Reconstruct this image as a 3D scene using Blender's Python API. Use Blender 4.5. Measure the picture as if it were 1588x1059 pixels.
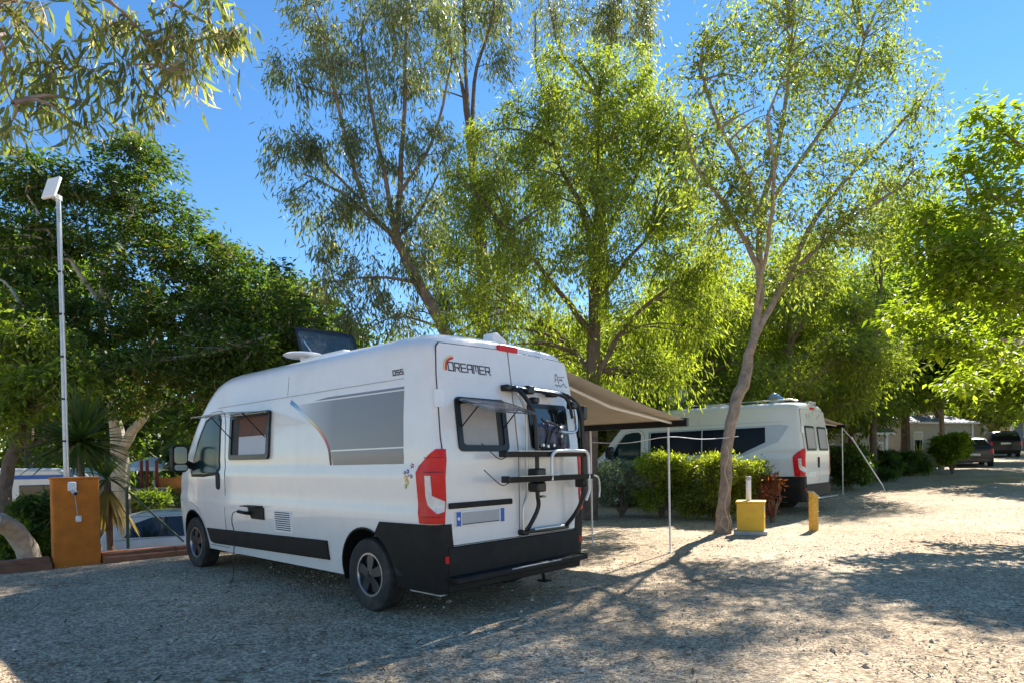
import bpy, bmesh, math, random
import numpy as np
from mathutils import Vector, Matrix

for o in list(bpy.data.objects): bpy.data.objects.remove(o, do_unlink=True)
scene = bpy.context.scene
COL = scene.collection
R = math.radians
rng = np.random.default_rng(11)
random.seed(5)

# ------------------------------------------------------------------ camera
CAM_H, PITCH, ROLL, FPX, PW, PH, CY = 1.392, R(-.936), R(-.866), 1000.0, 1588.0, 1059.0, 729.5
cam = bpy.data.cameras.new('camera'); camo = bpy.data.objects.new('camera', cam); COL.objects.link(camo)
cam.sensor_width = 36.0; cam.lens = 36.0 * FPX / PW
cam.shift_y = (CY - PH / 2) / PW
cam.clip_start = .05; cam.clip_end = 3000
_fw = np.array([0, math.cos(PITCH), math.sin(PITCH)]); _u0 = np.array([0, -math.sin(PITCH), math.cos(PITCH)]); _r0 = np.array([1., 0, 0])
_rt = math.cos(ROLL) * _r0 + math.sin(ROLL) * _u0; _up = -math.sin(ROLL) * _r0 + math.cos(ROLL) * _u0
camo.matrix_world = Matrix(((_rt[0], _up[0], -_fw[0], 0), (_rt[1], _up[1], -_fw[1], 0), (_rt[2], _up[2], -_fw[2], CAM_H), (0, 0, 0, 1)))
scene.camera = camo

# ------------------------------------------------------------------ sky, sun, exposure
SUN_AZ, SUN_EL = R(36.0), R(42.0)          # azimuth from +Y towards +X
world = bpy.data.worlds.new('World'); scene.world = world; world.use_nodes = True
nt = world.node_tree; nt.nodes.clear()
sky = nt.nodes.new('ShaderNodeTexSky'); sky.sky_type = 'NISHITA'; sky.sun_disc = False
sky.sun_elevation = SUN_EL; sky.sun_rotation = SUN_AZ
sky.altitude = 0; sky.air_density = 1.0; sky.dust_density = 0.0; sky.ozone_density = 2.8
bg = nt.nodes.new('ShaderNodeBackground'); bg.inputs[1].default_value = .084
out = nt.nodes.new('ShaderNodeOutputWorld')
hs_ = nt.nodes.new('ShaderNodeHueSaturation'); hs_.inputs['Saturation'].default_value = 1.22
nt.links.new(sky.outputs[0], hs_.inputs['Color']); nt.links.new(hs_.outputs[0], bg.inputs[0]); nt.links.new(bg.outputs[0], out.inputs[0])
sl = bpy.data.lights.new('sun', 'SUN'); so = bpy.data.objects.new('sun', sl); COL.objects.link(so)
sl.energy = 5.0; sl.angle = R(.55); sl.color = (1, .945, .86)
_sd = Vector((math.sin(SUN_AZ) * math.cos(SUN_EL), math.cos(SUN_AZ) * math.cos(SUN_EL), math.sin(SUN_EL)))
so.rotation_euler = _sd.to_track_quat('Z', 'Y').to_euler(); so.location = (20, 30, 30)
vs = scene.view_settings; vs.view_transform = 'Standard'; vs.look = 'None'; vs.gamma = 1; vs.use_curve_mapping = False
vs.exposure = 1.32
scene.render.resolution_x = 1024; scene.render.resolution_y = 682
scene.render.engine = 'CYCLES'
cy_ = scene.cycles; cy_.max_bounces = 8; cy_.diffuse_bounces = 4; cy_.glossy_bounces = 4; cy_.transmission_bounces = 6; cy_.transparent_max_bounces = 8

# ------------------------------------------------------------------ helpers
def ray(px, py): return _fw + _rt * (px - PW / 2) / FPX - _up * (py - CY) / FPX
def at(px, py, Y):
    d = ray(px, py); return np.array([0, 0, CAM_H]) + d * Y / d[1]
def smooth(t): t = np.clip(t, 0, 1); return t * t * (3 - 2 * t)
# line of the terrace edge (kerb) in front of the vans, beyond it the ground lies lower
K0 = np.array([-6.94, 8.69]); KD = np.array([.763, .646]); KN = np.array([-.646, .763])
def terrain(x, y):
    x = np.asarray(x, float); y = np.asarray(y, float)
    t = .6 * x + .8 * y - 13.0
    z = .028 * np.where(t > 0, t * smooth(t / 6), 0)
    z = np.minimum(z, 1.6)
    n = (x - K0[0]) * KN[0] + (y - K0[1]) * KN[1]
    drop = -1.05 * smooth((n - .12) / .18) * smooth((-.6 - x) / 2.5)
    return z + drop
def ground(px, py):
    d = ray(px, py); t = 2.0
    for _ in range(4000):
        p = np.array([0, 0, CAM_H]) + d * t
        if p[2] < terrain(p[0], p[1]): return p
        t += .02
    return p

def link(o, parent=None):
    COL.objects.link(o)
    if parent is not None: o.parent = parent
    return o
def tag(o, label=None, cat=None, group=None, kind=None):
    if label: o['label'] = label
    if cat: o['category'] = cat
    if group: o['group'] = group
    if kind: o['kind'] = kind
    return o
def empty(name, loc, rz=0.0, label=None, cat=None, group=None):
    o = bpy.data.objects.new(name, None); o.empty_display_size = .1
    COL.objects.link(o); o.location = [float(v) for v in loc]; o.rotation_euler = (0, 0, rz)
    return tag(o, label, cat, group)
def copy_tree(o, parent=None):
    c = o.copy(); COL.objects.link(c); c.parent = parent
    for ch in list(o.children): copy_tree(ch, c)
    return c

class MB:
    """collects shapes and links them as one mesh object"""
    def __init__(s): s.v = []; s.f = []
    def add(s, vs, fs):
        b = len(s.v); s.v += [tuple(map(float, p)) for p in vs]; s.f += [tuple(i + b for i in f) for f in fs]; return s
    def box(s, c, d, rot=None):
        M = rot if rot is not None else Matrix.Identity(3); c = Vector(c)
        vs = [c + M @ Vector((sx * d[0] / 2, sy * d[1] / 2, sz * d[2] / 2)) for sx in (-1, 1) for sy in (-1, 1) for sz in (-1, 1)]
        return s.add(vs, [(0, 1, 3, 2), (4, 6, 7, 5), (0, 4, 5, 1), (2, 3, 7, 6), (0, 2, 6, 4), (1, 5, 7, 3)])
    def tube(s, pts, r, n=8, cap=True):
        pts = [Vector([float(q) for q in p]) for p in pts]; m = len(pts)
        rs = list(r) if hasattr(r, '__len__') else [r] * m
        vs = []; up = None
        for i in range(m):
            t = (pts[min(i + 1, m - 1)] - pts[max(i - 1, 0)])
            if t.length < 1e-9: t = Vector((0, 0, 1))
            t.normalize()
            if up is None: up = t.orthogonal().normalized()
            up = up - t * up.dot(t)
            if up.length < 1e-6: up = t.orthogonal()
            up.normalize(); w = t.cross(up)
            for k in range(n):
                a = 2 * math.pi * k / n
                vs.append(pts[i] + (up * math.cos(a) + w * math.sin(a)) * rs[i])
        fs = [(i * n + k, i * n + (k + 1) % n, (i + 1) * n + (k + 1) % n, (i + 1) * n + k) for i in range(m - 1) for k in range(n)]
        if cap: fs += [tuple(range(n - 1, -1, -1)), tuple((m - 1) * n + k for k in range(n))]
        return s.add(vs, fs)
    def lathe(s, prof, n=32, axis='Y', c=(0, 0, 0)):
        """prof: list of (radius, height along axis), closed when first == last"""
        vs = []
        for (r, h) in prof:
            for k in range(n):
                a = 2 * math.pi * k / n; ca, sa = r * math.cos(a), r * math.sin(a)
                p = (ca, h, sa) if axis == 'Y' else (ca, sa, h)
                vs.append((p[0] + c[0], p[1] + c[1], p[2] + c[2]))
        fs = [(i * n + k, i * n + (k + 1) % n, (i + 1) * n + (k + 1) % n, (i + 1) * n + k) for i in range(len(prof) - 1) for k in range(n)]
        return s.add(vs, fs)
    def prism(s, poly, h0, h1, f=lambda u, v, h: (u, v, h)):
        n = len(poly)
        vs = [f(u, v, h0) for u, v in poly] + [f(u, v, h1) for u, v in poly]
        fs = [tuple(range(n - 1, -1, -1)), tuple(range(n, 2 * n))] + [(k, (k + 1) % n, n + (k + 1) % n, n + k) for k in range(n)]
        return s.add(vs, fs)
    def build(s, name, mat, parent=None, smooth_=True, bevel=0, ang=35, recalc=True):
        me = bpy.data.meshes.new(name); me.from_pydata(s.v, [], s.f); me.validate()
        if recalc:
            bm = bmesh.new(); bm.from_mesh(me); bmesh.ops.recalc_face_normals(bm, faces=bm.faces); bm.to_mesh(me); bm.free()
        if smooth_:
            me.polygons.foreach_set('use_smooth', [True] * len(me.polygons)); me.set_sharp_from_angle(angle=R(ang))
        me.materials.append(mat)
        o = bpy.data.objects.new(name, me); link(o, parent)
        if bevel:
            b = o.modifiers.new('bevel', 'BEVEL'); b.width = bevel; b.segments = 2; b.limit_method = 'ANGLE'; b.angle_limit = R(40)
        return o

def patch(poly, mapf, off, thick, cutu=(), cutv=()):
    """a sheet cut from a curved surface: poly in (u, v); mapf(u, v, off) -> point"""
    bm = bmesh.new(); bm.faces.new([bm.verts.new((u, v, 0)) for u, v in poly])
    for c in cutu: bmesh.ops.bisect_plane(bm, geom=bm.verts[:] + bm.edges[:] + bm.faces[:], plane_co=(c, 0, 0), plane_no=(1, 0, 0))
    for c in cutv: bmesh.ops.bisect_plane(bm, geom=bm.verts[:] + bm.edges[:] + bm.faces[:], plane_co=(0, c, 0), plane_no=(0, 1, 0))
    bmesh.ops.triangulate(bm, faces=[f for f in bm.faces if len(f.verts) > 4])
    bm.verts.index_update(); n = len(bm.verts)
    top = [mapf(v.co.x, v.co.y, off) for v in bm.verts]; bot = [mapf(v.co.x, v.co.y, off - thick) for v in bm.verts]
    fs = [tuple(v.index for v in f.verts) for f in bm.faces]
    fs2 = [tuple(i + n for i in reversed(f)) for f in fs]
    wl = []
    for e in bm.edges:
        if len(e.link_faces) == 1:
            a, b = e.verts[0].index, e.verts[1].index; wl.append((a, b, b + n, a + n))
    bm.free(); m = MB(); m.add(top + bot, fs + fs2 + wl); return m
def rrect(u0, v0, u1, v1, r, n=4):
    P = []
    for (cu, cv, a0) in ((u1 - r, v1 - r, 0), (u0 + r, v1 - r, 90), (u0 + r, v0 + r, 180), (u1 - r, v0 + r, 270)):
        for k in range(n + 1):
            a = R(a0 + 90 * k / n); P.append((cu + r * math.cos(a), cv + r * math.sin(a)))
    return P
def lin(a, b, n): return [a + (b - a) * i / (n - 1) for i in range(n)]

# ------------------------------------------------------------------ materials
def _base(name):
    m = bpy.data.materials.new(name); m.use_nodes = True; t = m.node_tree
    return m, t, t.nodes['Principled BSDF'], t.links
def mat(name, col, rough=.5, metal=0, var=.12, scale=6, bump=0, bscale=40, coat=0, spec=.5, dirt=None, dscale=3, trans=0, alpha=1):
    m, t, p, L = _base(name)
    p.inputs['Roughness'].default_value = rough; p.inputs['Metallic'].default_value = metal
    p.inputs['Coat Weight'].default_value = coat; p.inputs['Coat Roughness'].default_value = .06
    p.inputs['Specular IOR Level'].default_value = spec
    p.inputs['Transmission Weight'].default_value = trans; p.inputs['Alpha'].default_value = alpha
    tc = t.nodes.new('ShaderNodeTexCoord')
    n = t.nodes.new('ShaderNodeTexNoise'); n.inputs['Scale'].default_value = scale; n.inputs['Detail'].default_value = 6
    L.new(tc.outputs['Object'], n.inputs['Vector'])
    r = t.nodes.new('ShaderNodeValToRGB')
    c0 = [c * (1 - var) for c in col]; c1 = [min(1, c * (1 + var)) for c in col]
    r.color_ramp.elements[0].position = .3; r.color_ramp.elements[0].color = (*c0, 1)
    r.color_ramp.elements[1].position = .7; r.color_ramp.elements[1].color = (*c1, 1)
    L.new(n.outputs['Fac'], r.inputs['Fac']); last = r.outputs['Color']
    if dirt:
        n2 = t.nodes.new('ShaderNodeTexNoise'); n2.inputs['Scale'].default_value = dscale; n2.inputs['Detail'].default_value = 8; n2.inputs['Roughness'].default_value = .7
        L.new(tc.outputs['Object'], n2.inputs['Vector'])
        r2 = t.nodes.new('ShaderNodeValToRGB'); r2.color_ramp.elements[0].position = .48; r2.color_ramp.elements[1].position = .8
        r2.color_ramp.elements[0].color = (0, 0, 0, 1); r2.color_ramp.elements[1].color = (dirt[3], dirt[3], dirt[3], 1)
        L.new(n2.outputs['Fac'], r2.inputs['Fac'])
        mx = t.nodes.new('ShaderNodeMix'); mx.data_type = 'RGBA'; L.new(r2.outputs['Color'], mx.inputs['Factor'])
        L.new(last, mx.inputs['A']); mx.inputs['B'].default_value = (*dirt[:3], 1); last = mx.outputs['Result']
    L.new(last, p.inputs['Base Color'])
    if bump:
        n3 = t.nodes.new('ShaderNodeTexNoise'); n3.inputs['Scale'].default_value = bscale; n3.inputs['Detail'].default_value = 5
        L.new(tc.outputs['Object'], n3.inputs['Vector'])
        b = t.nodes.new('ShaderNodeBump'); b.inputs['Strength'].default_value = bump; b.inputs['Distance'].default_value = .02
        L.new(n3.outputs['Fac'], b.inputs['Height']); L.new(b.outputs['Normal'], p.inputs['Normal'])
    return m
def leaf_mat(name, dark, light, trans=.5, tboost=1.6, rough=.45, third=None):
    m, t, p, L = _base(name)
    g = t.nodes.new('ShaderNodeNewGeometry'); r = t.nodes.new('ShaderNodeValToRGB')
    r.color_ramp.elements[0].color = (*dark, 1); r.color_ramp.elements[1].color = (*light, 1)
    if third:
        e = r.color_ramp.elements.new(.93); e.color = (*light, 1); r.color_ramp.elements[-1].color = (*third, 1)
    tc = t.nodes.new('ShaderNodeTexCoord'); nz = t.nodes.new('ShaderNodeTexNoise'); nz.inputs['Scale'].default_value = 1.1; nz.inputs['Detail'].default_value = 3
    L.new(tc.outputs['Object'], nz.inputs['Vector'])
    ad = t.nodes.new('ShaderNodeMath'); ad.operation = 'MULTIPLY_ADD'; L.new(nz.outputs['Fac'], ad.inputs[0]); ad.inputs[1].default_value = 1.5; ad.inputs[2].default_value = -.75
    ad2 = t.nodes.new('ShaderNodeMath'); ad2.operation = 'ADD'; ad2.use_clamp = True; L.new(g.outputs['Random Per Island'], ad2.inputs[0]); L.new(ad.outputs[0], ad2.inputs[1])
    L.new(ad2.outputs[0], r.inputs['Fac'])
    p.inputs['Roughness'].default_value = rough; p.inputs['Specular IOR Level'].default_value = .45
    L.new(r.outputs['Color'], p.inputs['Base Color'])
    tr = t.nodes.new('ShaderNodeBsdfTranslucent')
    mu = t.nodes.new('ShaderNodeMix'); mu.data_type = 'RGBA'; mu.blend_type = 'MULTIPLY'; mu.inputs['Factor'].default_value = 1
    L.new(r.outputs['Color'], mu.inputs['A']); mu.inputs['B'].default_value = (tboost * 1.42, tboost * 1.45, tboost * .45, 1)
    L.new(mu.outputs['Result'], tr.inputs['Color'])
    ms = t.nodes.new('ShaderNodeMixShader'); ms.inputs[0].default_value = trans
    L.new(p.outputs[0], ms.inputs[1]); L.new(tr.outputs[0], ms.inputs[2]); L.new(ms.outputs[0], t.nodes['Material Output'].inputs['Surface'])
    return m
def ramp_mat(name, axis, stops, rough=.35, coat=.3):
    """colour bands printed along one axis of the object"""
    m, t, p, L = _base(name); p.inputs['Roughness'].default_value = rough; p.inputs['Coat Weight'].default_value = coat
    tc = t.nodes.new('ShaderNodeTexCoord'); sp = t.nodes.new('ShaderNodeSeparateXYZ'); L.new(tc.outputs['Object'], sp.inputs[0])
    lo, hi = stops[0][0], stops[-1][0]
    mr = t.nodes.new('ShaderNodeMapRange'); mr.inputs['From Min'].default_value = lo; mr.inputs['From Max'].default_value = hi
    L.new(sp.outputs['XYZ'.index(axis)], mr.inputs['Value'])
    r = t.nodes.new('ShaderNodeValToRGB')
    while len(r.color_ramp.elements) < len(stops): r.color_ramp.elements.new(.5)
    for e, (v, c) in zip(r.color_ramp.elements, stops): e.position = (v - lo) / (hi - lo); e.color = (*c, 1)
    L.new(mr.outputs['Result'], r.inputs['Fac']); L.new(r.outputs['Color'], p.inputs['Base Color'])
    return m

M = {}
M['white_paint'] = mat('white_paint', (.78, .75, .71), .26, var=.02, coat=.6, dirt=(.5, .44, .36, .28), dscale=1.6)
M['white_paint_b'] = mat('white_paint_b', (.66, .66, .64), .3, var=.02, coat=.5, dirt=(.55, .5, .43, .15))
M['black_plastic'] = mat('black_plastic', (.013, .0125, .012), .55, var=.25, spec=.22, bump=.15, bscale=300, dirt=(.06, .05, .04, .3), dscale=5)
M['gloss_black'] = mat('gloss_black', (.012, .012, .013), .3, var=.1, spec=.35)
M['seam'] = mat('seam', (.03, .03, .03), .7, var=.1)
M['rubber'] = mat('rubber', (.022, .021, .02), .75, var=.2, bump=.2, bscale=80, dirt=(.16, .13, .1, .5), dscale=6)
M['alloy_dark'] = mat('alloy_dark', (.09, .09, .095), .38, .85, var=.2)
M['alloy'] = mat('alloy', (.62, .62, .63), .3, 1, var=.05)
M['steel'] = mat('steel', (.5, .5, .49), .36, 1, var=.06)
M['pole_white'] = mat('pole_white', (.72, .71, .68), .4, .2, var=.05)
M['galv'] = mat('galv', (.42, .44, .45), .42, .7, var=.12, scale=20)
M['glass_dark'] = mat('glass_dark', (.012, .016, .02), .05, var=.1, coat=.6)
M['glass_tint'] = mat('glass_tint', (.012, .03, .034), .16, var=.1, spec=.3)
M['acrylic'] = mat('acrylic', (.12, .13, .14), .07, var=.05, trans=.7, alpha=.5)
M['interior'] = mat('interior', (.3, .3, .29), .7)
M['blind_brown'] = mat('blind_brown', (.14, .07, .055), .8, var=.1)
M['blind_white'] = mat('blind_white', (.5, .53, .58), .7, var=.04)
M['blind_grey'] = mat('blind_grey', (.36, .35, .34), .7, var=.05)
M['red_lens'] = mat('red_lens', (.62, .006, .008), .3, var=.08, coat=.1, spec=.25, scale=30)
M['clear_lens'] = mat('clear_lens', (.62, .6, .58), .15, var=.12, coat=.8, scale=25)
M['plate_grey'] = mat('plate_grey', (.42, .41, .4), .45, var=.06)
M['plate_blue'] = mat('plate_blue', (.02, .1, .4), .4, var=.05)
M['white_flat'] = mat('white_flat', (.78, .78, .77), .5, var=.03)
M['ink'] = mat('ink', (.025, .025, .035), .4, var=.05)
M['decal_grey'] = ramp_mat('decal_grey', 'X', [(.4, (.2, .195, .19)), (1.55, (.22, .215, .21)), (1.95, (.38, .38, .38)), (2.35, (.66, .66, .65))])
M['decal_top'] = mat('decal_top', (.19, .185, .2), .3, var=.03, coat=.3)
M['swoosh'] = ramp_mat('swoosh', 'Z', [(1.36, (.02, .02, .02)), (1.48, (.05, .01, .015)), (1.6, (.5, .03, .04)), (1.7, (.6, .25, .1)), (1.82, (.7, .62, .35)), (1.93, (.45, .62, .72)), (2.01, (.12, .33, .52)), (2.06, (.05, .2, .42))])
M['swoosh_y'] = mat('swoosh_y', (.75, .6, .2), .4); M['swoosh_r'] = mat('swoosh_r', (.55, .03, .05), .4)
M['awning'] = mat('awning', (.4, .36, .3), .85, var=.1, scale=3, bump=.1, bscale=120)
M['band_dark'] = mat('band_dark', (.005, .006, .012), .22, var=.1, spec=.12)
M['band_edge'] = mat('band_edge', (.42, .46, .52), .35, var=.04, coat=.3)
M['orange_wall'] = mat('orange_wall', (.56, .165, .014), .85, var=.16, scale=5, bump=.5, bscale=35, dirt=(.2, .07, .02, .55), dscale=4)
M['terracotta'] = mat('terracotta', (.25, .105, .055), .85, var=.22, scale=8, bump=.5, bscale=40, dirt=(.12, .08, .05, .6), dscale=5)
M['ochre_paint'] = mat('ochre_paint', (.72, .43, .03), .6, var=.08, bump=.15, bscale=60, dirt=(.3, .17, .04, .4), dscale=7)
M['ochre_wood'] = mat('ochre_wood', (.64, .36, .05), .75, var=.2, scale=14, bump=.3, bscale=60)
M['concrete'] = mat('concrete', (.42, .4, .36), .85, var=.12, bump=.4)
M['solar'] = mat('solar', (.015, .03, .06), .08, var=.2, coat=.7)
M['lid'] = mat('lid', (.05, .075, .08), .2, var=.1, spec=.35, trans=.75, alpha=.72)
M['bark_grey'] = mat('bark_grey', (.3, .225, .16), .9, var=.3, scale=9, bump=.9, bscale=22, dirt=(.1, .08, .07, .7), dscale=5)
M['bark_brown'] = mat('bark_brown', (.15, .105, .075), .9, var=.35, scale=8, bump=.9, bscale=20, dirt=(.06, .045, .035, .7), dscale=4)
M['bark_euca'] = mat('bark_euca', (.22, .15, .115), .85, var=.35, scale=4, bump=.4, bscale=14, dirt=(.32, .26, .22, .6), dscale=3)
M['bark_pale'] = mat('bark_pale', (.42, .37, .3), .85, var=.2, scale=5, bump=.5, bscale=16, dirt=(.2, .17, .14, .6), dscale=3)
M['cut_wood'] = mat('cut_wood', (.42, .36, .29), .85, var=.2, scale=10, bump=.5)
M['leaf_euca'] = leaf_mat('leaf_euca', (.075, .1, .06), (.2, .22, .125), .48, 1.6, .45, (.34, .3, .24))
M['leaf_euca_near'] = leaf_mat('leaf_euca_near', (.07, .09, .07), (.2, .22, .08), .52, 1.6, .6, (.44, .35, .3))
M['leaf_yellow'] = leaf_mat('leaf_yellow', (.085, .12, .022), (.24, .275, .055), .56, 1.75, .5)
M['leaf_light'] = leaf_mat('leaf_light', (.085, .115, .035), (.23, .26, .08), .55, 1.7, .4)
M['leaf_dark'] = leaf_mat('leaf_dark', (.028, .06, .016), (.1, .15, .028), .5, 1.8, .4)
M['leaf_mid'] = leaf_mat('leaf_mid', (.055, .09, .015), (.17, .22, .03), .54, 1.8, .45)
M['leaf_lime'] = leaf_mat('leaf_lime', (.095, .135, .014), (.22, .27, .035), .6, 1.75, .45)
M['leaf_feather'] = leaf_mat('leaf_feather', (.024, .052, .012), (.085, .14, .02), .48, 1.6, .45, (.18, .14, .05))
M['leaf_hedge'] = leaf_mat('leaf_hedge', (.085, .11, .015), (.28, .3, .05), .55, 1.8, .4)
M['leaf_hedge_b'] = leaf_mat('leaf_hedge_b', (.11, .14, .015), (.33, .36, .05), .55, 1.8, .4)
M['leaf_blue'] = leaf_mat('leaf_blue', (.14, .18, .13), (.38, .43, .34), .4, 1.4, .5)
M['leaf_rust'] = leaf_mat('leaf_rust', (.11, .03, .012), (.33, .1, .035), .35, 1.3, .6)
M['leaf_yucca'] = leaf_mat('leaf_yucca', (.02, .045, .014), (.08, .12, .03), .35, 1.5, .35)
M['leaf_straw'] = leaf_mat('leaf_straw', (.14, .09, .02), (.42, .3, .05), .4, 1.3, .6)
M['litter'] = leaf_mat('litter', (.05, .03, .018), (.3, .2, .11), .2, 1.0, .7)
M['cream_wall'] = mat('cream_wall', (.5, .47, .37), .7, var=.05, dirt=(.35, .32, .25, .3))
M['cream_wall_b'] = mat('cream_wall_b', (.56, .48, .31), .7, var=.06)
M['roof_metal'] = mat('roof_metal', (.24, .26, .3), .6, 0, var=.1)
M['slate_wall'] = mat('slate_wall', (.14, .19, .25), .6, var=.1)
M['blue_fabric'] = mat('blue_fabric', (.03, .2, .36), .6, var=.1)
M['red_paint'] = mat('red_paint', (.16, .018, .013), .6, var=.1)
M['orange_fabric'] = mat('orange_fabric', (.5, .19, .05), .8, var=.2, scale=5)
M['timber'] = mat('timber', (.3, .25, .2), .85, var=.2, scale=12, bump=.4)
M['car_black'] = mat('car_black', (.01, .01, .018), .3, 0, var=.1, coat=.15, spec=.3)
M['car_grey'] = mat('car_grey', (.022, .018, .022), .3, 0, var=.08, coat=.25, spec=.35)
M['green_wire'] = mat('green_wire', (.02, .06, .04), .5, var=.1)
M['rope'] = mat('rope', (.6, .55, .45), .8, var=.1)
M['rope_white'] = mat('rope_white', (.7, .72, .74), .6, var=.05)
M['cable_tan'] = mat('cable_tan', (.45, .34, .22), .6, var=.1)
M['sticker_y'] = mat('sticker_y', (.7, .45, .05), .5); M['sticker_v'] = mat('sticker_v', (.16, .14, .4), .5); M['sticker_r'] = mat('sticker_r', (.3, .04, .05), .5); M['sticker_g'] = mat('sticker_g', (.25, .4, .03), .5)

# ------------------------------------------------------------------ ground
def gravel_mat():
    m, t, p, L = _base('gravel_ground'); p.inputs['Roughness'].default_value = .92; p.inputs['Specular IOR Level'].default_value = .25
    tc = t.nodes.new('ShaderNodeTexCoord')
    def N(scale, det=6, rough=.6):
        n = t.nodes.new('ShaderNodeTexNoise'); n.inputs['Scale'].default_value = scale; n.inputs['Detail'].default_value = det; n.inputs['Roughness'].default_value = rough
        L.new(tc.outputs['Object'], n.inputs['Vector']); return n
    big = N(.35, 5); r = t.nodes.new('ShaderNodeValToRGB')
    r.color_ramp.elements[0].position = .36; r.color_ramp.elements[0].color = (.5, .37, .235, 1)
    r.color_ramp.elements[1].position = .62; r.color_ramp.elements[1].color = (.62, .49, .335, 1)
    L.new(big.outputs['Fac'], r.inputs['Fac']); last = r.outputs['Color']
    def mulv(last, val, lo, hi, f=1):
        mr = t.nodes.new('ShaderNodeMapRange'); mr.inputs['From Min'].default_value = .25; mr.inputs['From Max'].default_value = .75
        mr.inputs['To Min'].default_value = lo; mr.inputs['To Max'].default_value = hi; L.new(val, mr.inputs['Value'])
        mx = t.nodes.new('ShaderNodeMix'); mx.data_type = 'RGBA'; mx.blend_type = 'MULTIPLY'; mx.inputs['Factor'].default_value = f
        L.new(last, mx.inputs['A']); L.new(mr.outputs['Result'], mx.inputs['B']); return mx.outputs['Result']
    last = mulv(last, N(9, 8, .75).outputs['Fac'], .62, 1.25)
    v = t.nodes.new('ShaderNodeTexVoronoi'); v.inputs['Scale'].default_value = 48; L.new(tc.outputs['Object'], v.inputs['Vector'])
    sp = t.nodes.new('ShaderNodeSeparateColor'); L.new(v.outputs['Color'], sp.inputs[0])
    last = mulv(mulv(last, sp.outputs[0], .5, 1.3, .9), N(1.6, 6, .6).outputs['Fac'], .8, 1.18)
    v2 = t.nodes.new('ShaderNodeTexVoronoi'); v2.inputs['Scale'].default_value = 130; L.new(tc.outputs['Object'], v2.inputs['Vector'])
    sp2 = t.nodes.new('ShaderNodeSeparateColor'); L.new(v2.outputs['Color'], sp2.inputs[0])
    last = mulv(last, sp2.outputs[1], .75, 1.22, .8)
    L.new(last, p.inputs['Base Color'])
    b = t.nodes.new('ShaderNodeBump'); b.inputs['Strength'].default_value = .9; b.inputs['Distance'].default_value = .014
    L.new(v.outputs['Distance'], b.inputs['Height']); b.invert = True
    b2 = t.nodes.new('ShaderNodeBump'); b2.inputs['Strength'].default_value = .7; b2.inputs['Distance'].default_value = .05
    L.new(N(6, 8, .7).outputs['Fac'], b2.inputs['Height']); L.new(b.outputs['Normal'], b2.inputs['Normal'])
    L.new(b2.outputs['Normal'], p.inputs['Normal'])
    return m
M['gravel'] = gravel_mat()
def axis_pts():
    P = list(np.arange(-14, 26, .22)); s = .22
    a = P[-1]
    while a < 900: s *= 1.22; a += s; P.append(a)
    s = .22; a = P[0]; Q = []
    while a > -900: s *= 1.22; a -= s; Q.append(a)
    return np.array(Q[::-1] + P)
def build_ground():
    X = axis_pts(); Y = axis_pts(); gx, gy = np.meshgrid(X, Y)
    z = terrain(gx, gy)
    near = np.exp(-((gx - 2) ** 2 + (gy - 7) ** 2) / 260)
    z = z + near * (.012 * np.sin(gx * 1.7 + 1.3 * np.sin(gy * 1.1)) * np.sin(gy * 1.9 + .6) + rng.normal(0, .0025, gx.shape))
    nx, ny = len(X), len(Y)
    co = np.stack([gx, gy, z], -1).reshape(-1, 3)
    i = np.arange(nx * ny).reshape(ny, nx)
    f = np.stack([i[:-1, :-1], i[:-1, 1:], i[1:, 1:], i[1:, :-1]], -1).reshape(-1, 4)
    quads('gravel_ground', co, f, M['gravel'], smooth_=True, kind='structure')
def quads(name, co, f, m, parent=None, smooth_=False, kind=None):
    me = bpy.data.meshes.new(name); co = np.ascontiguousarray(co, np.float32); f = np.ascontiguousarray(f, np.int32); k = f.shape[1]
    me.vertices.add(len(co)); me.vertices.foreach_set('co', co.ravel())
    me.loops.add(f.size); me.loops.foreach_set('vertex_index', f.ravel())
    me.polygons.add(len(f)); me.polygons.foreach_set('loop_start', np.arange(len(f), dtype=np.int32) * k)
    me.update(calc_edges=True)
    me.polygons.foreach_set('use_smooth', np.full(len(f), smooth_))
    me.materials.append(m); o = bpy.data.objects.new(name, me); link(o, parent)
    if kind: o['kind'] = kind
    return o
build_ground()

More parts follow.
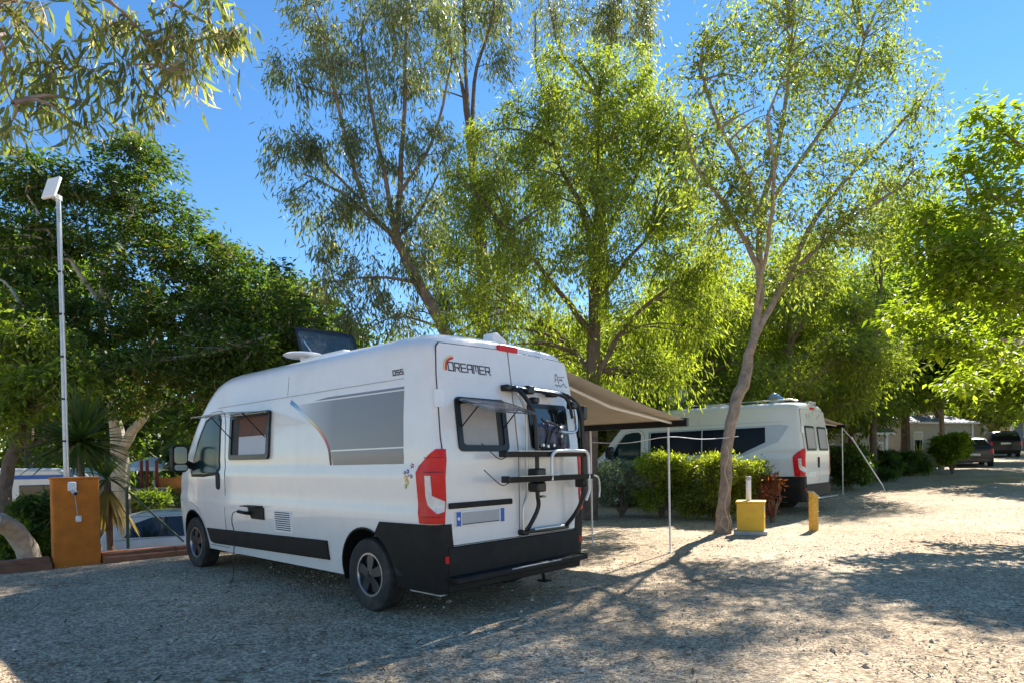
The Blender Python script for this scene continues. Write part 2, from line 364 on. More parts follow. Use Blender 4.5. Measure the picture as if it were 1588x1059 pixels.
def ground_scatter():
    # loose stones lying on the gravel
    n = 30000
    Y = 2.2 + 9 * rng.random(n) ** 1.5; X = (rng.random(n) * 2 - 1) * (Y * .85 + .3)
    nn = (X - K0[0]) * KN[0] + (Y - K0[1]) * KN[1]; k = nn < -.1; X, Y = X[k], Y[k]; n = len(X)
    s = (.003 + .008 * rng.random(n) ** 2.4) * (1 + .04 * np.maximum(0, Y - 3))
    base = np.array([[1, 0, 0], [0, 1, 0], [-1, 0, 0], [0, -1, 0], [0, 0, .75], [0, 0, -.5]])
    v = base[None] * (.7 + .6 * rng.random((n, 6, 3))) * s[:, None, None]
    s[:700] = .013 + .012 * rng.random(700); v[:700] = base[None] * (.7 + .6 * rng.random((700, 6, 3))) * s[:700, None, None]
    a = rng.random(n) * 6.28; ca, sa = np.cos(a)[:, None], np.sin(a)[:, None]
    vx = v[..., 0] * ca - v[..., 1] * sa; vy = v[..., 0] * sa + v[..., 1] * ca
    Z = terrain(X, Y) + s * .25
    co = np.stack([vx + X[:, None], vy + Y[:, None], v[..., 2] + Z[:, None]], -1).reshape(-1, 3)
    f = np.array([[0, 1, 4], [1, 2, 4], [2, 3, 4], [3, 0, 4], [1, 0, 5], [2, 1, 5], [3, 2, 5], [0, 3, 5]])
    F = (f[None] + 6 * np.arange(n)[:, None, None]).reshape(-1, 3)
    m, t, p, L = _base('stone'); g = t.nodes.new('ShaderNodeNewGeometry'); r = t.nodes.new('ShaderNodeValToRGB')
    r.color_ramp.elements[0].color = (.3, .23, .16, 1); r.color_ramp.elements[1].color = (.66, .57, .45, 1)
    L.new(g.outputs['Random Per Island'], r.inputs['Fac']); L.new(r.outputs['Color'], p.inputs['Base Color']); p.inputs['Roughness'].default_value = .9
    tag(quads('loose_stones', co, F, m), 'loose pale stones strewn over the gravel ground', 'stones', kind='stuff')
    # dry leaves and bark shreds
    n = 9500; Y = 2.4 + 20 * rng.random(n) ** 1.35; X = (rng.random(n) * 2 - 1) * (Y * .85)
    nn = (X - K0[0]) * KN[0] + (Y - K0[1]) * KN[1]; k = (nn < -.1); X, Y = X[k], Y[k]
    c = np.stack([X, Y, terrain(X, Y) + .012], -1)
    co, F = leaf_geo(c, .06, .011, 0, flat=True, var=.75)
    n2 = 420; Y2 = 2.6 + 12 * rng.random(n2) ** 1.2; X2 = (rng.random(n2) * 2 - 1) * (Y2 * .8)
    k = ((X2 - K0[0]) * KN[0] + (Y2 - K0[1]) * KN[1]) < -.15; X2, Y2 = X2[k], Y2[k]
    co2, F2 = leaf_geo(np.stack([X2, Y2, terrain(X2, Y2) + .014], -1), .17, .016, 0, flat=True, var=.6)
    F = np.concatenate([F, F2 + len(co)]); co = np.concatenate([co, co2])
    tag(quads('leaf_litter', co, F, M['litter']), 'dry brown leaves and bark shreds littering the gravel', 'leaf litter', kind='stuff')

# ------------------------------------------------------------------ foliage
DENS, LSZ = 1.45, 1.2
def unit(v): return v / np.maximum(np.linalg.norm(v, axis=-1, keepdims=True), 1e-9)
def leaf_geo(c, L, W, droop, flat=False, var=.5, curl=0, dirs=None, level=0.0):
    n = len(c); l = L * (1 + var * (rng.random(n) * 2 - 1)); w = W * (1 + var * (rng.random(n) * 2 - 1))
    d = rng.normal(size=(n, 3))
    if dirs is not None: d = d * .55 + dirs
    if flat: d[:, 2] *= .12
    if level: d[:, 2] *= (1 - level)
    d[:, 2] -= droop; d = unit(d)
    q = rng.normal(size=(n, 3))
    if level: q = q * (1 - level); q[:, 2] += level * 2.0; s = unit(np.cross(q, d))
    elif flat: q = q * .25; q[:, 2] += 1; s = unit(np.cross(q, d))
    else: s = unit(np.cross(d, q))
    nm = np.cross(d, s)
    if not curl:
        mid = c + d * (l * .42)[:, None] + nm * (w * .18)[:, None]
        co = np.stack([c, mid + s * (w / 2)[:, None], c + d * l[:, None], mid - s * (w / 2)[:, None]], 1).reshape(-1, 3)
        F = np.arange(4 * n).reshape(-1, 4)
        return co, F
    # sickle leaves: four stations, curved sideways
    b = s * (curl * l)[:, None]
    st = [(0, .12), (.3, 1), (.65, .8), (1, .05)] if curl > .25 else [(0, .15), (.42, 1), (1, .06)]
    rows = []
    for (tt, ww) in st:
        cc = c + d * (l * tt)[:, None] + b * (tt * tt) + nm * (np.sin(tt * 3.1) * l * .06)[:, None]
        rows += [cc + s * (w * ww / 2)[:, None], cc - s * (w * ww / 2)[:, None]]
    co = np.stack(rows, 1).reshape(-1, 3); i = 2 * len(st) * np.arange(n)[:, None]
    F = np.concatenate([i + np.array([[a, a + 1, a + 3, a + 2]]) for a in range(0, 2 * len(st) - 2, 2)], 1).reshape(-1, 4)
    return co, F
def tubes_np(mb, pts, r0, r1, n=4):
    m = len(pts); mb.tube(pts, [r0 + (r1 - r0) * i / (m - 1) for i in range(m)], n, cap=False)
def resample(pl, step=.35):
    out = []
    for (p, r), (q, s) in zip(pl[:-1], pl[1:]):
        p, q = np.array(p, float), np.array(q, float); k = max(1, int(np.linalg.norm(q - p) / step))
        for i in range(k): t = i / k; out.append((p + (q - p) * t, r + (s - r) * t))
    out.append((np.array(pl[-1][0], float), pl[-1][1])); return out
def wobble(pl, amp):
    out = [pl[0]]
    for (p, r) in pl[1:-1]: out.append((p + rng.normal(0, amp, 3) * min(1, r / .05 + .3), r))
    return out + [pl[-1]]
def crv(pl):
    """smooth a polyline of (point, radius) with Catmull-Rom"""
    P = [np.array([*p, r], float) for p, r in pl]
    if len(P) < 3: return pl
    P = [2 * P[0] - P[1]] + P + [2 * P[-1] - P[-2]]; o = []
    for i in range(1, len(P) - 2):
        for k in range(4):
            t = k / 4; a, b, c, d = P[i - 1:i + 3]
            v = .5 * (2 * b + (c - a) * t + (2 * a - 5 * b + 4 * c - d) * t * t + (3 * b - a - 3 * c + d) * t ** 3); o.append((v[:3], max(v[3], .004)))
    o.append((P[-2][:3], max(P[-2][3], .004))); return o
def tree(name, label, group, limbs, clumps, bark, leafm, L=.09, W=.032, droop=.6, per=14, spread=.22, cat='tree', shell=.35, twig_r=.012, hang=.25, sub=7, curl=0, level=0.0, root=True, back=0):
    """limbs: list of [(point, radius), ...]; the first one is the trunk. clumps: list of (centre, (rx, ry, rz), twigs)"""
    per = int(per * DENS); L *= LSZ; W *= LSZ
    limbs = [wobble(resample(crv(l)), .012) for l in limbs]
    base = limbs[0][0][0]
    off = base if root else np.zeros(3)
    tr = empty(name, off, 0, label, cat, group)
    mb = MB()
    for i, l in enumerate(limbs): mb.tube([p - off for p, r in l], [r for p, r in l], 10 if i == 0 else 7)
    N = np.array([p for l in limbs for p, r in l[(len(l) // 4 if l is limbs[0] else 0):]])
    LC = []; LD = []
    tw = MB()
    for (c, rad, nt) in clumps:
        c = np.array(c, float); rad = np.array(rad, float)
        def join(p, nodes):
            dv = p - nodes; cost = np.linalg.norm(dv, axis=1) + .9 * np.maximum(0, nodes[:, 2] - p[2]) ; return nodes[np.argmin(cost)]
        def bend(a, b, k, sag):
            m_ = len_ = np.linalg.norm(b - a); pts = []
            perp = rng.normal(0, .1 * len_, 3)
            for i in range(k + 1):
                t = i / k; q = a + (b - a) * t + perp * math.sin(math.pi * t) * .6; q[2] += len_ * sag * math.sin(math.pi * t); pts.append(q)
            return pts
        local = []
        for j in range(max(1, nt // sub)):
            u = unit(rng.normal(size=3)) * rad * (.35 + .35 * rng.random()); q = c + u
            a = join(q, N); pts = bend(a, q, 5, .12); ln = np.linalg.norm(q - a)
            r0 = min(.012 + .012 * ln, .05)
            mb.tube([p - off for p in pts], [r0 * (1 - .75 * i / 5) for i in range(6)], 5, cap=False)
            local += pts[2:]
        nodes = np.array(local)
        for j in range(nt):
            u = unit(rng.normal(size=3)) * (shell + (1 - shell) * rng.random() ** .6); q = c + u * rad
            a = join(q, nodes); pts = bend(a, q, 3, -.05)
            e = pts[-1].copy(); e[2] -= hang * (.5 + rng.random()); e[:2] += rng.normal(0, .08, 2); pts.append(e)
            tubes_np(tw, [p - off for p in pts], twig_r, twig_r * .3, 3)
            k = per; t = rng.random(k) ** .7
            P = np.array(pts); seg = t * (len(pts) - 1); i0 = np.minimum(seg.astype(int), len(pts) - 2); fr = (seg - i0)[:, None]
            pos = P[i0] * (1 - fr) + P[i0 + 1] * fr + rng.normal(0, spread * .5, (k, 3)) * (np.array([1, 1, .55]) if level else 1)
            LC.append(pos); dd = unit((q - c) / np.maximum(rad, .01)); LD.append(np.repeat(dd[None] * .8, k, 0))
    mb.v += []; 
    b = len(mb.v); mb.v += tw.v; mb.f += [tuple(i + b for i in f) for f in tw.f]
    mb.build('trunk' if cat == 'tree' else 'stem', bark, tr, recalc=False)
    c = np.concatenate(LC) - off
    co, F = leaf_geo(c, L, W, droop, curl=curl, dirs=np.concatenate(LD), level=level)
    quads('crown' if cat == 'tree' else 'foliage', co, F, leafm, tr)
    return tr
def PX(px, py, Y, rx, ry, n, rz=None):
    """clump given by where it sits (pixel, depth) and its half-size in pixels at that depth"""
    s = Y / FPX; return (at(px, py, Y), (rx * s, (rx * s if rz is None else rz), ry * s), n)
def LB(*pts):
    """limb given by (px, py, depth, radius)"""
    return [(at(x, y, Y), r) for x, y, Y, r in pts]
ground_scatter()
# ------------------------------------------------------------------ vehicles
class Shell:
    """vehicle shell: a = forward from the rear face, b = left, z = up"""
    def __init__(s, length, W, top, taper, zb, rc, ry, Rr, lean):
        s.len, s.Wt, s.topt, s.tap, s.zb, s.rc, s.ry, s.R, s.leant = length, W, top, taper, zb, rc, ry, Rr, lean
    def W(s, z): return float(np.interp(z, [q[0] for q in s.Wt], [q[1] for q in s.Wt]))
    def top(s, a): return float(np.interp(a, [q[0] for q in s.topt], [q[1] for q in s.topt]))
    def taper(s, a): return float(np.interp(a, [q[0] for q in s.tap], [q[1] for q in s.tap]))
    def lean(s, z): return float(np.interp(z, [q[0] for q in s.leant], [q[1] for q in s.leant]))
    def inset(s, a): return 0 if a >= s.R else s.R - math.sqrt(max(0, s.R ** 2 - (s.R - max(a, 0)) ** 2))
    def fin(s, a, b, z): return (a + s.lean(z) * max(0, 1 - a / .9), b, z)
    def half(s, a, off=0, nside=34, narc=7, ncr=4):
        i = s.inset(a); zt = s.top(a) - i + off; zc = max(zt - s.rc, s.zb + .12); tp = s.taper(a); pts = []
        for k in range(nside): z = s.zb - (off if k == 0 else 0) + (zc - s.zb) * k / (nside - 1); pts.append((s.W(z) * tp - i + off, z))
        yc = s.W(zc) * tp - i + off; ry = min(s.ry, yc * .6)
        for k in range(1, narc + 1): t = math.pi / 2 * k / narc; pts.append((yc - ry + ry * math.cos(t), zc + (zt - zc) * math.sin(t)))
        y0 = yc - ry
        for k in range(1, ncr + 1): y = y0 * (1 - k / ncr); pts.append((y, zt + .025 * (1 - (y / y0) ** 2)))
        return pts
    def body(s, stations, mat_, parent, arches=(), name='body'):
        mb = MB(); rows = []; vs = []
        for a in stations:
            h = s.half(a); loop = [(y, z) for y, z in h] + [(-y, z) for y, z in h[-2::-1]]
            rows.append(len(loop)); vs += [s.fin(a, y, z) for y, z in loop]
        n = rows[0]; m = len(stations)
        fs = [(i * n + k, i * n + k + 1, (i + 1) * n + k + 1, (i + 1) * n + k) for i in range(m - 1) for k in range(n - 1)]
        fs += [(i * n, (i + 1) * n, (i + 1) * n + n - 1, i * n + n - 1) for i in range(m - 1)]
        h = n // 2      # end caps in strips so that the bent rear stays smooth
        for base, flip in ((0, False), ((m - 1) * n, True)):
            for k in range(h - 1 + 1):
                f = (base + k, base + k + 1, base + n - 2 - k, base + n - 1 - k)
                f = tuple(dict.fromkeys(f)); fs.append(f if not flip else f[::-1])
        mb.add(vs, fs); o = mb.build(name, mat_, parent, ang=40)
        if arches:
            c = MB()
            for (a, z, r) in arches:
                for sg in (1, -1):
                    cc = MB(); cc.lathe([(0.001, .0), (r, .0), (r, .6), (0.001, .6)], 40, 'Y'); cc.v = [(x + a, (y + .62) * sg, zz + z) for x, y, zz in cc.v]
                    c.add(cc.v, cc.f)
            co = c.build('cut', mat_, None); bpy.context.view_layer.update()
            co.matrix_world = o.matrix_world if parent is None else parent.matrix_world
            bpy.context.view_layer.update()
            md = o.modifiers.new('b', 'BOOLEAN'); md.operation = 'DIFFERENCE'; md.object = co; md.solver = 'EXACT'
            bpy.context.view_layer.update()
            ev = o.evaluated_get(bpy.context.evaluated_depsgraph_get()); me = bpy.data.meshes.new_from_object(ev)
            o.modifiers.clear(); o.data = me; bpy.data.objects.remove(co, do_unlink=True)
            me.set_sharp_from_angle(angle=R(40))
        return o
    def side(s, sg=1):
        return lambda a, z, off: s.fin(a, sg * (s.W(z) * s.taper(a) - s.inset(a) + off), z)
    def rear(s):
        return lambda b, z, off: s.corner(abs(b) - (s.W(z) * s.taper(0) - s.R), z, off, 1 if b >= 0 else -1)
    def corner(s, q, z, off, sg=1):
        """q: length along the plan outline; <0 on the rear face, >R*pi/2 on the side"""
        w = s.W(z) * s.taper(0); arc = s.R * math.pi / 2
        if q <= 0: a, b = -off, w - s.R + q
        elif q < arc: t = q / s.R; a, b = s.R - (s.R + off) * math.cos(t), w - s.R + (s.R + off) * math.sin(t)
        else: a, b = s.R + q - arc, w + off
        return s.fin(a, sg * b, z)
    def over(s):
        def f(a, y, off):
            h = s.half(a); ys = [p[0] for p in h][::-1]; zs = [p[1] for p in h][::-1]
            z = float(np.interp(abs(y), ys[:12], zs[:12])); d = .02
            sl = (s.top(a + d) - s.top(a - d)) / (2 * d); nl = math.hypot(1, sl)
            p = s.fin(a, y, z); return (p[0] - sl / nl * off, p[1], p[2] + off / nl)
        return f

def make_wheel(parent, a, sg, r=.345, w=.22, track=.985, rim=.2, spoke_m=None):
    wh = empty('wheel', (a, sg * (track - w / 2), r)); wh.parent = parent
    h = w / 2; rr = rim
    t = MB(); t.lathe([(rr + .005, -h * .86), (r * .82, -h * .98), (r * .95, -h * .9), (r * .99, -h * .72), (r, -h * .4), (r, h * .4), (r * .99, h * .72), (r * .95, h * .9), (r * .82, h * .98), (rr + .005, h * .86), (rr + .005, -h * .86)], 44)
    for gk in (-.35, 0, .35):
        pass
    t.build('tyre', M['rubber'], wh)
    m = MB(); e = sg * h * .8
    m.lathe([(rr + .012, e), (rr + .01, e * 1.06), (rr - .012, e * 1.06), (rr - .018, e * .9), (rr - .018, -e * .8), (rr + .01, -e * .8)], 44)
    m.build('rim', M['alloy'], wh)
    d = MB(); d.lathe([(.001, e * .35), (rr - .02, e * .35), (rr - .02, e * .25), (.001, e * .25)], 32); d.build('brake_disc', M['seam'], wh)
    for k in range(5):
        an = R(90 + 72 * k)
        ca, sa = math.cos(an), math.sin(an); p = MB()
        prof = [(-.036, .03), (.036, .03), (.05, rr * .72), (.034, rr - .012), (-.034, rr - .012), (-.05, rr * .72)]
        p.prism(prof, e * .6, e * .92, lambda u, v, hh: (v * ca - u * sa, hh + (sg * .012 * (1 - v / rr)), v * sa + u * ca)); p.build('spoke', spoke_m or M['alloy_dark'], wh, bevel=.004)
    c = MB(); c.lathe([(.001, e * .98), (.04, e * .97), (.055, e * .85), (.055, e * .5)], 20); c.build('hub_cap', M['alloy_dark'], wh)
    return wh

def strokes(segs, th, mapf, off, name, m, parent):
    mb = MB()
    for pl in segs:
        for (p, q) in zip(pl[:-1], pl[1:]):
            d = np.array(q) - p; l = np.linalg.norm(d); d = d / max(l, 1e-9); nn = np.array([-d[1], d[0]]) * th / 2; e = d * th / 2
            P = [np.array(p) - e - nn, np.array(q) + e - nn, np.array(q) + e + nn, np.array(p) - e + nn]
            pt = patch([tuple(v) for v in P], mapf, off, .0012, (), ()); mb.add(pt.v, pt.f)
    return mb.build(name, m, parent, smooth_=False)
GLY = {'D': [[(0, 0), (1, 0), (1, 1), (0, 1), (0, 0)]], 'R': [[(0, 0), (0, 1), (.95, 1), (.95, .45), (0, .45)], [(.5, .45), (1, 0)]], 'E': [[(1, 0), (0, 0), (0, 1), (1, 1)], [(0, .5), (.9, .5)]],
       'A': [[(0, 0), (0, .8), (.2, 1), (1, 1), (1, 0)], [(0, .45), (1, .45)]], 'M': [[(0, 0), (0, 1), (1, 1), (1, 0)], [(.5, 1), (.5, .3)]], '5': [[(0, 0), (1, 0), (1, .52), (0, .52), (0, 1), (1, 1)]]}
def word(txt, x0, z0, x1, h, gap, slant, sgn):
    n = len(txt); wd = (abs(x1 - x0) - gap * (n - 1)) / n; out_ = []
    for i, ch in enumerate(txt):
        bx = i * (wd + gap)
        for pl in GLY[ch]: out_.append([(x0 + sgn * (bx + u * wd + slant * v * h), z0 + v * h) for u, v in pl])
    return out_

VAN_W = [(.28, .955), (.45, .985), (.6, 1.0), (.78, 1.018), (.95, 1.024), (1.01, 1.006), (1.3, 1.012), (1.37, .994), (1.45, 1.0), (1.8, .98), (2.1, .95), (2.16, .94), (2.35, .92), (2.6, .88)]
VAN_TOP = [(0, 2.475), (.12, 2.5), (.4, 2.525), (1.5, 2.535), (3.9, 2.535), (4.2, 2.52), (4.42, 2.47), (4.6, 2.37), (4.8, 2.2), (5.05, 1.93), (5.3, 1.63), (5.42, 1.5), (5.55, 1.42), (5.75, 1.28), (5.88, 1.12), (5.95, .95), (5.99, .72)]
VAN_TAP = [(0, 1), (4.3, 1), (4.9, .99), (5.3, .97), (5.6, .93), (5.8, .86), (5.92, .76), (5.99, .6)]
VAN_LEAN = [(0, 0), (1.45, 0), (2.1, .08), (2.5, .135), (2.7, .15)]
def van_shell(): return Shell(5.99, VAN_W, VAN_TOP, VAN_TAP, .30, .18, .24, .075, VAN_LEAN)
VAN_ST = [0, .004, .012, .025, .045, .075, .15, .3, .5, .75, 1.0, 1.3, 1.7, 2.1, 2.5, 2.9, 3.3, 3.7, 3.95, 4.1, 4.2, 4.3, 4.42, 4.5, 4.6, 4.7, 4.8, 4.92, 5.05, 5.18, 5.3, 5.42, 5.55, 5.65, 5.75, 5.82, 5.88, 5.92, 5.95, 5.975, 5.99]
REAR_A, FRONT_A = 1.015, 5.05
ZC = [.5, .7, .85, 1.0, 1.15, 1.3, 1.36, 1.45, 1.6, 1.8, 1.95, 2.1, 2.16, 2.25, 2.35, 2.42]

M['red_dark'] = mat('red_dark', (.16, .002, .003), .4, var=.1)
def van_common(root, S, paint, plate_side=1):
    bpy.context.view_layer.update()
    S.body(VAN_ST, paint, root, [(REAR_A, .36, .425), (FRONT_A, .36, .425)])
    SD, RE = S.side(1), S.rear()
    u = MB(); u.box((2.9, 0, .42), (5.2, 1.2, .3)); u.build('underbody', M['seam'], root)
    for a in (REAR_A, FRONT_A):
        for sg in (1, -1): make_wheel(root, a, sg, spoke_m=M['alloy_dark'])
        for sg in (1, -1):
            w = MB()
            P = [(.435 * math.cos(t), .435 * math.sin(t)) for t in lin(-.25, math.pi + .25, 22)]; Q = [(x * .96, z * .96) for x, z in P]
            for (p0, p1, q0, q1) in zip(P[:-1], P[1:], Q[:-1], Q[1:]):
                def pt(p, o): aa = a + p[0]; zz = max(.36 + p[1], .26); return SD(aa, zz, o) if sg > 0 else (lambda t: (t[0], -t[1], t[2]))(SD(aa, zz, o))
                w.add([pt(p0, .006), pt(p1, .006), pt(q1, .008), pt(q0, .008), pt(q0, -.3), pt(q1, -.3)], [(0, 1, 2, 3), (3, 2, 5, 4)])
            w.build('arch_liner', M['black_plastic'], root, recalc=False)
    # side doors (front cab), both sides
    for sg in (1, -1):
        sd = S.side(sg)
        dp = [(4.02, .36), (4.56, .36), (4.64, .62), (4.83, .82), (5.1, .9), (5.2, 1.2), (5.16, 1.36), (4.92, 1.68), (4.66, 1.99), (4.5, 2.06), (4.2, 2.07), (4.08, 2.02), (4.03, 1.9), (4.0, 1.3)]
        cx_, cz_ = 4.55, 1.2
        patch([(u_ + (.007 if u_ > cx_ else -.007), v + (.007 if v > cz_ else -.007)) for u_, v in dp], sd, .0025, .01, lin(4.1, 5.1, 9), ZC).build('door_gap', M['seam'], root)
        d = patch(dp, sd, .006, .02, lin(4.1, 5.1, 9), ZC).build('cab_door', paint, root, bevel=.003)
        gl = [(4.17, 1.36), (4.24, 1.3), (4.6, 1.27), (5.02, 1.27), (5.06, 1.34), (4.84, 1.66), (4.6, 1.94), (4.46, 1.99), (4.24, 1.99), (4.17, 1.92)]
        fr = [(u_ + (.035 if u_ > 4.5 else -.035), v + (.035 if v > 1.6 else -.035)) for u_, v in gl]
        patch(fr, sd, .009, .02, lin(4.1, 5.1, 9), ZC).build('window_seal', M['black_plastic'], d)
        patch(gl, sd, .012, .01, lin(4.1, 5.1, 9), ZC).build('window_glass', M['glass_tint'], d)
        hd_ = patch(rrect(4.13, 1.08, 4.235, 1.3, .05), sd, .02, .02, (), ()); hd_.build('door_handle', M['black_plastic'], d, bevel=.006)
        # mirror: black housing on an arm, two glasses facing back
        mi = empty('wing_mirror', (4.98, sg * 1.0, 1.36)); mi.parent = root
        arm = MB(); arm.tube([(0, -.02 * sg, .0), (.02, .1 * sg, .06), (.0, .2 * sg, .1)], [.05, .045, .05], 8); arm.build('arm', M['black_plastic'], mi)
        hs = MB()
        prof = rrect(-.1, -.17, .1, .19, .06)
        for k, (dx, sc) in enumerate(((-.06, .97), (-.05, 1.0), (.02, 1.0), (.09, .85), (.13, .5))): pass
        rows = [(-.065, .95), (-.055, 1.0), (.02, .98), (.08, .85), (.12, .55)]; n = len(prof)
        vs = [(dx, sg * (.19 + u_ * sc), .11 + v * sc) for dx, sc in rows for u_, v in prof]
        fs = [(i * n + k, i * n + (k + 1) % n, (i + 1) * n + (k + 1) % n, (i + 1) * n + k) for i in range(4) for k in range(n)] + [tuple(range(n)), tuple(4 * n + k for k in range(n))]
        hs.add(vs, fs); hs.build('housing', M['black_plastic'], mi)
        g = MB(); g.prism(rrect(-.08, -.055, .08, .165, .045), -.072, -.064, lambda u_, v, h: (h, sg * (.19 + u_), .11 + v)); g.build('mirror_glass', mirror_m, mi)
        g = MB(); g.prism(rrect(-.08, -.145, .08, -.07, .03), -.072, -.064, lambda u_, v, h: (h, sg * (.19 + u_), .11 + v)); g.build('wide_glass', mirror_m, mi)
        # indicator and panel crease strips
        patch(rrect(4.6, 2.06, 4.7, 2.063, .001), sd, .004, .01).build('gutter', M['seam'], root) if False else None
        patch([(.43, 2.118), (4.3, 2.108), (4.3, 2.116), (.43, 2.126)], sd, .004, .012, lin(.6, 4.2, 10), ()).build('roof_gutter', M['plate_grey'], root)
        patch([(2.517, 2.13), (2.523, 2.13), (2.523, 2.34), (2.517, 2.34)], sd, .003, .01, (), lin(2.15, 2.33, 5)).build('roof_joint', M['plate_grey'], root)
    # windscreen
    ov = S.over()
    patch([(4.56, -.62), (5.4, -.84), (5.4, .84), (4.56, .62)], ov, .006, .012, lin(4.6, 5.36, 10), lin(-.75, .75, 11)).build('windscreen', M['glass_tint'], root)
    # rear doors
    for sg in (1, -1):
        P = [(.008, .685), (.9, .685), (.925, .87), (.925, 1.49), (.93, 1.6), (.905, 2.11), (.875, 2.36), (.85, 2.395), (.008, 2.42)]
        patch([(sg * (x + .008 if x > .1 else 0), z + (.008 if z > 2 else -.008)) for x, z in P], RE, .004, .01, [sg * v for v in lin(.1, .9, 7)], ZC).build('door_gap', M['seam'], root)
        P = [(sg * x, z) for x, z in P]
        d = patch(P, RE, .014, .03, [sg * v for v in lin(.1, .9, 7)], ZC).build('rear_door', paint, root, bevel=.006)
        patch([(sg * .02, 2.106), (sg * .895, 2.1), (sg * .895, 2.116), (sg * .02, 2.122)], RE, .0165, .006, [sg * v for v in lin(.1, .9, 7)], ()).build('press_line', paint, d)
        for zz in (1.92, .62 + .12):
            if zz > 1: hg = patch([(x * 1.0, z) for x, z in rrect(.0, zz - .075, .085, zz + .075, .02)], lambda q, z, o: S.corner(q - .03, z, o, sg), .028, .02, lin(.01, .08, 5), ()).build('hinge', M['clear_lens'] if False else M['white_flat'], d, bevel=.004)
    # tail lights wrapped round the corners
    arc = S.R * math.pi / 2
    for sg in (1, -1):
        q1 = .2 + arc - S.R
        P = [(-.02, .875), (q1 - .02, .875), (q1 + .005, 1.0), (q1 + .03, 1.3), (q1, 1.36), (.1, 1.46), (.06, 1.495), (-.02, 1.495)]
        cm = lambda q, z, o: S.corner(q, z, o, sg)
        l = patch(P, cm, .022, .03, lin(0, .24, 9), lin(.9, 1.47, 9)).build('tail_light', M['red_lens'], root, bevel=.006)
        for zz in (1.3, 1.42, .93): patch([(.0, zz), (.17, zz), (.17, zz + .008), (.0, zz + .008)], cm, .0245, .004, lin(.02, .16, 6), ()).build('lens_line', M['red_dark'], l)
        C = [(.0, .975), (.045, .96), (.12, 1.03), (.145, 1.11), (.15, 1.275), (.092, 1.275), (.085, 1.11), (.0, 1.06)]
        patch(C, cm, .027, .012, lin(0, .24, 9), lin(.98, 1.26, 6)).build('clear_lens', M['clear_lens'], l, bevel=.003)
    # bumper: corners and middle
    for sg in (1, -1):
        cm = lambda q, z, o: S.corner(q, z, o, sg); dq = arc - S.R
        P = [(-.11, .285), (1.015 - .44 + dq - .01, .285)] + [(1.015 + .44 * math.cos(t) + dq, .36 + .44 * math.sin(t)) for t in lin(math.pi, math.pi * .64, 8)] + [(.75 + dq, .86), (.0, .868), (-.09, .868)]
        patch(P, cm, .02, .035, lin(0, .12, 6) + lin(.2, .9, 6), lin(.4, .82, 6)).build('bumper_corner', M['black_plastic'], root, bevel=.008)
        patch(rrect(-.045, .54, .01, .6, .012), cm, .026, .01, lin(-.03, .01, 3), ()).build('reflector', M['red_lens'], root)
    P = [(-.9, .29), (.9, .29), (.9, .672), (-.9, .672)]
    patch(P, RE, .03, .06, lin(-.8, .8, 9), (.5, .6)).build('bumper', M['black_plastic'], root, bevel=.01)
    patch([(-.06, 2.43), (.1, 2.43), (.1, 2.465), (-.06, 2.465)], RE, .02, .03, (0,), ()) if False else None
    bl = MB(); bl.prism(rrect(-.13, -.028, .13, .028, .018), -.03, .03, lambda u_, v, h: (.118 - h * .6 - (0 if h < 0 else -.0), u_, 2.44 + v)); bl.build('brake_light', M['red_lens'], root, bevel=.004)
    patch([(-.06, 1.0), (.06, 1.0), (.06, 1.0005), (-.06, 1.0005)], RE, .02, .01) if False else None

def mirror_material():
    m, t, p, L = _base('mirror_glass'); p.inputs['Metallic'].default_value = 1; p.inputs['Roughness'].default_value = .03
    n = t.nodes.new('ShaderNodeTexNoise'); r = t.nodes.new('ShaderNodeValToRGB'); r.color_ramp.elements[0].color = (.6, .64, .66, 1); r.color_ramp.elements[1].color = (.7, .73, .74, 1)
    L.new(n.outputs['Fac'], r.inputs['Fac']); L.new(r.outputs['Color'], p.inputs['Base Color']); return m
mirror_m = mirror_material()

